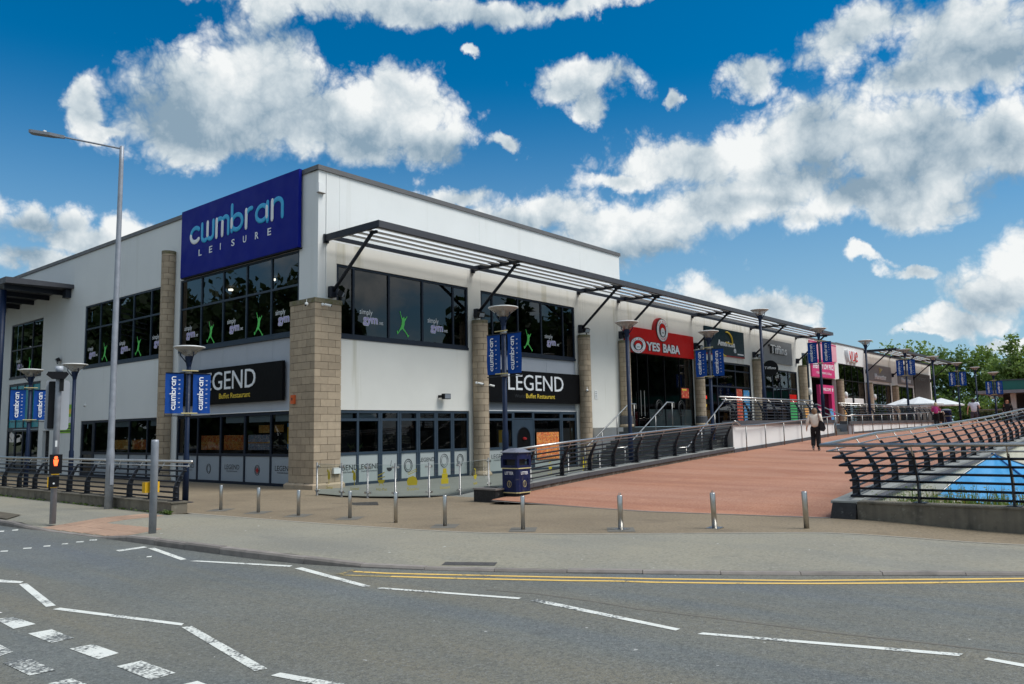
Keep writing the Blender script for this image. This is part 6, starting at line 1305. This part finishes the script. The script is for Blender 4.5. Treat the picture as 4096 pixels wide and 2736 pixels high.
# ------------------------------------------------------------------ tent, parasols, far building
tn = thing('tent', (6.1, -18.2, -.3), 'bright blue tent pitched in the sunken bed behind the railing', 'tent')
def tent():
    A = np.array((6.0, -17.25, .88)); C = np.array((6.1, -18.2, -.28)); n = 6; base = []
    for i in range(n): a = R_(20+60*i); base.append(C+np.array((2.35*math.cos(a), 1.85*math.sin(a), 0)))
    base[1] = np.array((6.6, -16.35, -.1)); base[2] = np.array((3.7, -16.5, .1))
    for i in range(n):
        p, q = base[i], base[(i+1) % n]; mb = MB(); S_ = 16
        rows = []
        for j in range(S_+1):
            v = j/S_; r = []
            for u in np.linspace(0, 1, S_+1):
                b = p*(1-u)+q*u; x = A*(1-v)+b*v; bulge = .04*math.sin(math.pi*v); sag = -.13*math.sin(math.pi*u)*math.sin(math.pi*v*.9)
                nrm = (b-C); nrm = nrm/np.linalg.norm(nrm); x = x+nrm*(bulge+sag)*1.0+np.array((0, 0, bulge*.5))+nrm*(.045*v*(1-.4*v)*math.sin(17*u+2.3*i)+.03*math.sin(7*u+6*v+i)*v); r.append(x)
            rows.append(r)
        for r in rows: mb.v += [tuple(x) for x in r]
        w = S_+1; mb.f += [(a*w+b, a*w+b+1, (a+1)*w+b+1, (a+1)*w+b) for a in range(S_) for b in range(S_)]
        mb.build('panel', 'tent_blue' if i not in (3,) else 'tent_blue', tn, smooth=True)
        pts = [A*(1-v)+p*v+((p-C)/np.linalg.norm(p-C))*(.045*math.sin(math.pi*v))+np.array((0, 0, .03*math.sin(math.pi*v))) for v in np.linspace(-.02, 1, 9)]
        mb = MB(); mb.tube(pts, .02, 6); mb.build('pole_sleeve', 'tent_dark' if i % 2 else 'steel_dull', tn, smooth=True)
    # darker panel low on the pavement side, painting in shade the mesh lacks
    p, q = base[3], base[4]; m0 = (p+q)/2; d = (q-p)/np.linalg.norm(q-p); nn = (m0-C)/np.linalg.norm(m0-C); up = A-m0; up /= np.linalg.norm(up)
    mb = MB(); mb.prism(arc(0, .55, .5, 0, 180, 10)+[(-.55, 0), (.55, 0)], m0+nn*.10+up*.05, d, up, nn*.012); mb.build('shade_panel', 'tent_dark', tn)
tent()
def blades(name, label, spots, mat, cat):
    o = None; mb = MB()
    for (x, y, z, h) in spots:
        a = random.uniform(0, 6.28); w = .006+.012*random.random(); l = random.uniform(.05, .2)*h/.4; c, s = math.cos(a), math.sin(a)
        mb.add([(x-s*w, y+c*w, z), (x+s*w, y-c*w, z), (x+c*l*.4+s*w*.8, y+s*l*.4-c*w*.8, z+h*.6), (x+c*l*.4-s*w*.8, y+s*l*.4+c*w*.8, z+h*.6), (x+c*l, y+s*l, z+h)], [(0, 1, 2, 3), (3, 2, 4)])
        for q in range(3):
            u = random.uniform(.35, 1); b = random.uniform(0, 6.28); px, py, pz_ = x+c*l*u*.8, y+s*l*u*.8, z+h*u; e = random.uniform(.015, .035)
            mb.add([(px, py, pz_), (px+e*math.cos(b), py+e*math.sin(b), pz_+e*.5), (px+e*1.8*math.cos(b+.4), py+e*1.8*math.sin(b+.4), pz_+e*.2), (px+e*math.cos(b+.9), py+e*math.sin(b+.9), pz_-e*.2)], [(0, 1, 2, 3)])
    o = mb.build(name, mat); stuff(o); o['label'] = label; o['category'] = cat; return o
sp = [(random.uniform(-.15, 1.2)+abs(random.gauss(0, .6)), random.uniform(-20.5, -16.35), -.3, random.uniform(.3, .72)*(1.0 if random.random() < .8 else 1.2)) for _ in range(1500)]
blades('weeds', 'green weeds growing behind the concrete wall', sp, 'leaf_weed', 'weeds')
sp = [(random.uniform(0, 5), random.uniform(-19.5, -16.3), -.3, random.uniform(.2, .75)) for _ in range(700)]
blades('dry_weeds', 'dry yellow weeds and grass round the tent', sp, 'leaf_dry', 'weeds')
sp = [(random.uniform(-6.62, -6.66), random.uniform(-4.2, -3.9), 0, random.uniform(.04, .1)) for _ in range(40)]+[(-6.63-random.random()*.03, random.uniform(-4, 8), 0, random.uniform(.02, .05)) for _ in range(120)]
blades('moss_tufts', 'small green tufts at the foot of the mossy wall', sp, 'leaf_weed', 'weeds')
for x, y, z, lb_ in ((50.0, -4.9, 1.65, 'white parasol nearest the restaurant doors'), (47.0, -6.6, 1.65, 'white parasol in the middle of the three'), (52.5, -6.9, 1.65, 'white parasol nearest the trees')):
    t = thing('parasol', (x, y, z), lb_, 'parasol', 'white parasols'); h = 1.78; n = 8; m = MB(); R0_ = 1.55
    for i in range(n):
        a0, a1 = 2*math.pi*i/n, 2*math.pi*(i+1)/n
        m = MB(); m.add([(0, 0, h), (R0_*math.cos(a0), R0_*math.sin(a0), h-.52), ((R0_*.96)*math.cos((a0+a1)/2)*.97, (R0_*.96)*math.sin((a0+a1)/2)*.97, h-.53), (R0_*math.cos(a1), R0_*math.sin(a1), h-.52), (R0_*math.cos(a0), R0_*math.sin(a0), h-.62), (R0_*math.cos(a1), R0_*math.sin(a1), h-.62)], [(0, 1, 2), (0, 2, 3), (1, 4, 5, 3)]); m.build('canopy_gore', 'parasol', t, local=True)
    MB().tube([(0, 0, 0), (0, 0, h+.06)], .024, 8).build('pole', 'bark', t, local=True); MB().box(-.25, .25, -.25, .25, 0, .06).build('base', 'dark_coping', t, local=True)
for i, (x, y, m) in enumerate(((17.5, -1.6, 'poster_blue'), (33.0, -3.5, 'food_orange'), (35.0, -3.6, 'pale_pink'), (37.2, -3.6, 'poster_blue'), (39.5, -3.8, 'food_orange'))):
    if i == 0: continue
    t = thing('board_sign', (x, y, 1.65), ['', 'orange pavement board before the shops', 'pink pavement board before the shops', 'blue pavement board before the shops', 'orange pavement board before the round black sign'][i], 'board', 'pavement boards behind the terrace railing'); MB().prism([(-.3, 0), (.3, 0), (.3, .95), (-.3, .95)], (0, -.12, 0), (1, 0, .0), (0, .12, .98), (0, -.02, 0)).build('panel', m, t, local=True); MB().bar((-.25, .1, 0), (-.25, .0, .9), .03, .03).build('leg', 'steel_dull', t, local=True); MB().bar((.25, .1, 0), (.25, .0, .9), .03, .03).build('leg', 'steel_dull', t, local=True)
gb = thing('pavilion', (66, -12, 1.6), 'single-storey building with green fascia and dark open front beyond the plaza', 'building')
MB().box(67.0, 84, -45, -8.9, 4.25, 5.15).build('fascia', 'green_clad', gb); MB().box(66.9, 84, -45, -8.8, 5.152, 5.25).build('roof_edge', 'dark_coping', gb); MB().box(64.6, 84, -45, -7.2, 3.98, 4.248).build('eaves', 'clad_dark', gb)
MB().box(69.5, 84, -45, -8.6, 1.5, 3.98).build('wall', 'interior_mid', gb)
for y in (-9.8, -14, -18.5): MB().box(66.2, 66.6, y-.2, y+.2, 1.5, 3.979).build('column', 'render_white', gb)
MB().tube([(65, -8.0, 3.97), (65.4, -8.6, 3.5), (65.4, -8.6, 1.6)], .05, 8).build('downpipe', 'white_plastic', gb)

# ------------------------------------------------------------------ trees
def leaves(name, C, Rr, n, size, mat, parent, seed, clumps=70, fill=.5):
    """leaf-sized quads gathered in clumps through an uneven crown volume"""
    g = np.random.default_rng(seed); cc = []
    while len(cc) < clumps:
        p = g.normal(0, .55, 3); r = np.linalg.norm(p)
        if r < 1.05 and r > .25: cc.append(p*(1+.12*g.normal()))
    cc = np.array(cc); k = g.integers(0, clumps, n); pos = cc[k]+g.normal(0, .13, (n, 3))*(.7+.6*g.random((n, 1)))
    pos = np.array(C)+pos*np.array(Rr); s = size*(.55+.9*g.random(n)); a = g.normal(0, 1, (n, 3)); a /= np.linalg.norm(a, axis=1)[:, None]; b = np.cross(a, g.normal(0, 1, (n, 3))); b /= np.linalg.norm(b, axis=1)[:, None]
    w = worldloc(parent); q = np.stack([pos+a*s[:, None], pos+b*s[:, None]*.6, pos-a*s[:, None], pos-b*s[:, None]*.6], 1).reshape(-1, 3)-np.array(w)
    me = bpy.data.meshes.new(name); me.vertices.add(4*n); me.vertices.foreach_set('co', q.astype(np.float32).ravel()); me.loops.add(4*n); me.loops.foreach_set('vertex_index', np.arange(4*n, dtype=np.int32)); me.polygons.add(n); me.polygons.foreach_set('loop_start', np.arange(0, 4*n, 4, dtype=np.int32)); me.update(calc_edges=True); me.materials.append(MATS[mat])
    return obj(name, me, parent)
def tree(x, y, z, h, rx, label, leaf, bark, seed, n=4500, size=.26, low=.25, group='trees beyond the plaza', name='tree'):
    t = thing(name, (x, y, z), label, 'tree', group); g = random.Random(seed); m = MB(); top = (x+g.uniform(-.4, .4), y+g.uniform(-.4, .4), z+h*.86)
    m.tube([(x, y, z-.2), (x+g.uniform(-.2, .2), y+g.uniform(-.2, .2), z+h*.35), (x+g.uniform(-.3, .3), y, z+h*.6), top], [.02*h, .015*h, .010*h, .003*h], 7)
    for i in range(14):
        u = g.uniform(low, .85); a = g.uniform(0, 6.28); L_ = rx*(1.05-.6*u)*g.uniform(.6, 1); b = np.array((x, y, z+h*u)); e = b+np.array((L_*math.cos(a), L_*math.sin(a), L_*.75)); m.tube([b, (b+e)/2+np.array((0, 0, .12*L_)), e], [.008*h*(1.1-u), .004*h, .0015*h], 5)
    m.build('trunk', bark, t, smooth=True)
    leaves('crown', (x, y, z+h*(.5+low*.5)), (rx, rx, h*(1-low)*.53), n, size, leaf, t, seed, clumps=max(30, n//70)); return t
TR = [(104, 6.5, 10.6, 4.0, 'broad pale green tree behind the restaurant roof', 'leaf_birch'), (106, 2.2, 9.9, 3.4, 'green tree beside the restaurant end wall', 'leaf_mid'), (108, -1.8, 9.2, 3.2, 'loose birch with gaps behind the banner lamp', 'leaf_birch'), (103, -5.4, 9.6, 3.2, 'slender birch left of the green building', 'leaf_birch'),
      (109, -8.6, 10.0, 3.4, 'birch rising over the green building roof', 'leaf_mid'), (112, -12.6, 11.0, 3.8, 'tall birch behind the green building', 'leaf_birch'), (106, -16.2, 10.6, 3.6, 'dense birch right of the tall one behind the green building', 'leaf_mid'), (108, -20.5, 10.8, 3.8, 'outermost birch behind the green building', 'leaf_birch')]
for i, (x, y, h, r, lb_, lf) in enumerate(TR): tree(x, y, 1.5, h, r, lb_, lf, 'bark_pale', 100+i, n=4600, size=.23, low=.30 if i > 1 else .12)
SHL = ['leafy shrub under the green tree by the end wall', 'dark shrub under the loose birch', 'leafy shrub under the slender birch', 'dark shrub beside the green building', 'leafy shrub under the broad pale tree']
for i, (x, y, h, r) in enumerate(((98, 3, 3.4, 2.6), (97, -1.5, 3.0, 2.4), (98, -5.5, 3.2, 2.5), (97, -9.5, 2.9, 2.5), (99, 7.5, 3.6, 2.6))):
    t = thing('shrub', (x, y, 1.5), SHL[i], 'shrub', 'shrubs under the birches'); leaves('foliage', (x, y, 1.5+h*.45), (r, r, h*.6), 2600, .2, 'leaf_mid' if i % 2 else 'leaf_weed', t, 300+i, clumps=40); MB().tube([(x, y, 1.4), (x+.1, y, 1.5+h*.5)], [.09, .03], 6).build('stem', 'bark', t)
# across the road, behind the viewer: the trees mirrored in the dark windows
CON = [(27.5, -33, 13.5, 2.0, 'tall slim conifer across the sunken path mirrored in the gym windows'), (29.5, -36, 11, 2.0, 'short slim conifer mirrored in the gym windows'), (43.5, -33, 13, 3.0, 'dark tree mirrored at the edge of the first gym window'), (51, -32, 14.5, 4.2, 'broad dark tree mirrored in the second gym window'), (61, -34, 15, 5.0, 'dark tree mirrored in the black sign bay'),
       (36, -44, 9, 4.0, 'low spreading tree mirrored in the folding doors'), (74, -32, 14, 5.4, 'tall dark tree mirrored in the kebab shop glass'), (88, -34, 14, 6.0, 'far dark tree mirrored in the cinema glass'), (102, -32, 14, 6.0, 'farthest dark tree mirrored in the cinema glass'),
       (-24, 30, 14, 5.2, 'dark tree across the road mirrored in the left gym windows'), (-30, 42, 16, 6.0, 'tall dark tree across the road mirrored beside the blue sign'), (-22, 54, 17, 6.0, 'big dark tree along the road mirrored in the left windows'), (-34, 64, 18, 6.5, 'wide dark tree along the road mirrored in the left windows'), (-20, 74, 18, 6.5, 'far dark tree along the road mirrored in the shopfront'), (-42, 52, 17, 6.5, 'rounded dark tree behind the road mirrored in the entrance glass'), (-46, 30, 14, 6.0, 'low dark tree behind the road mirrored in the entrance glass'), (-30, 90, 19, 7.0, 'farthest dark tree along the road mirrored in the upper windows')]
for i, (x, y, h, r, lb_) in enumerate(CON): tree(x, y, -.5, h, r, lb_, 'leaf_dark', 'bark', 500+i, n=7500, size=.55, low=.05, group='trees across the road')
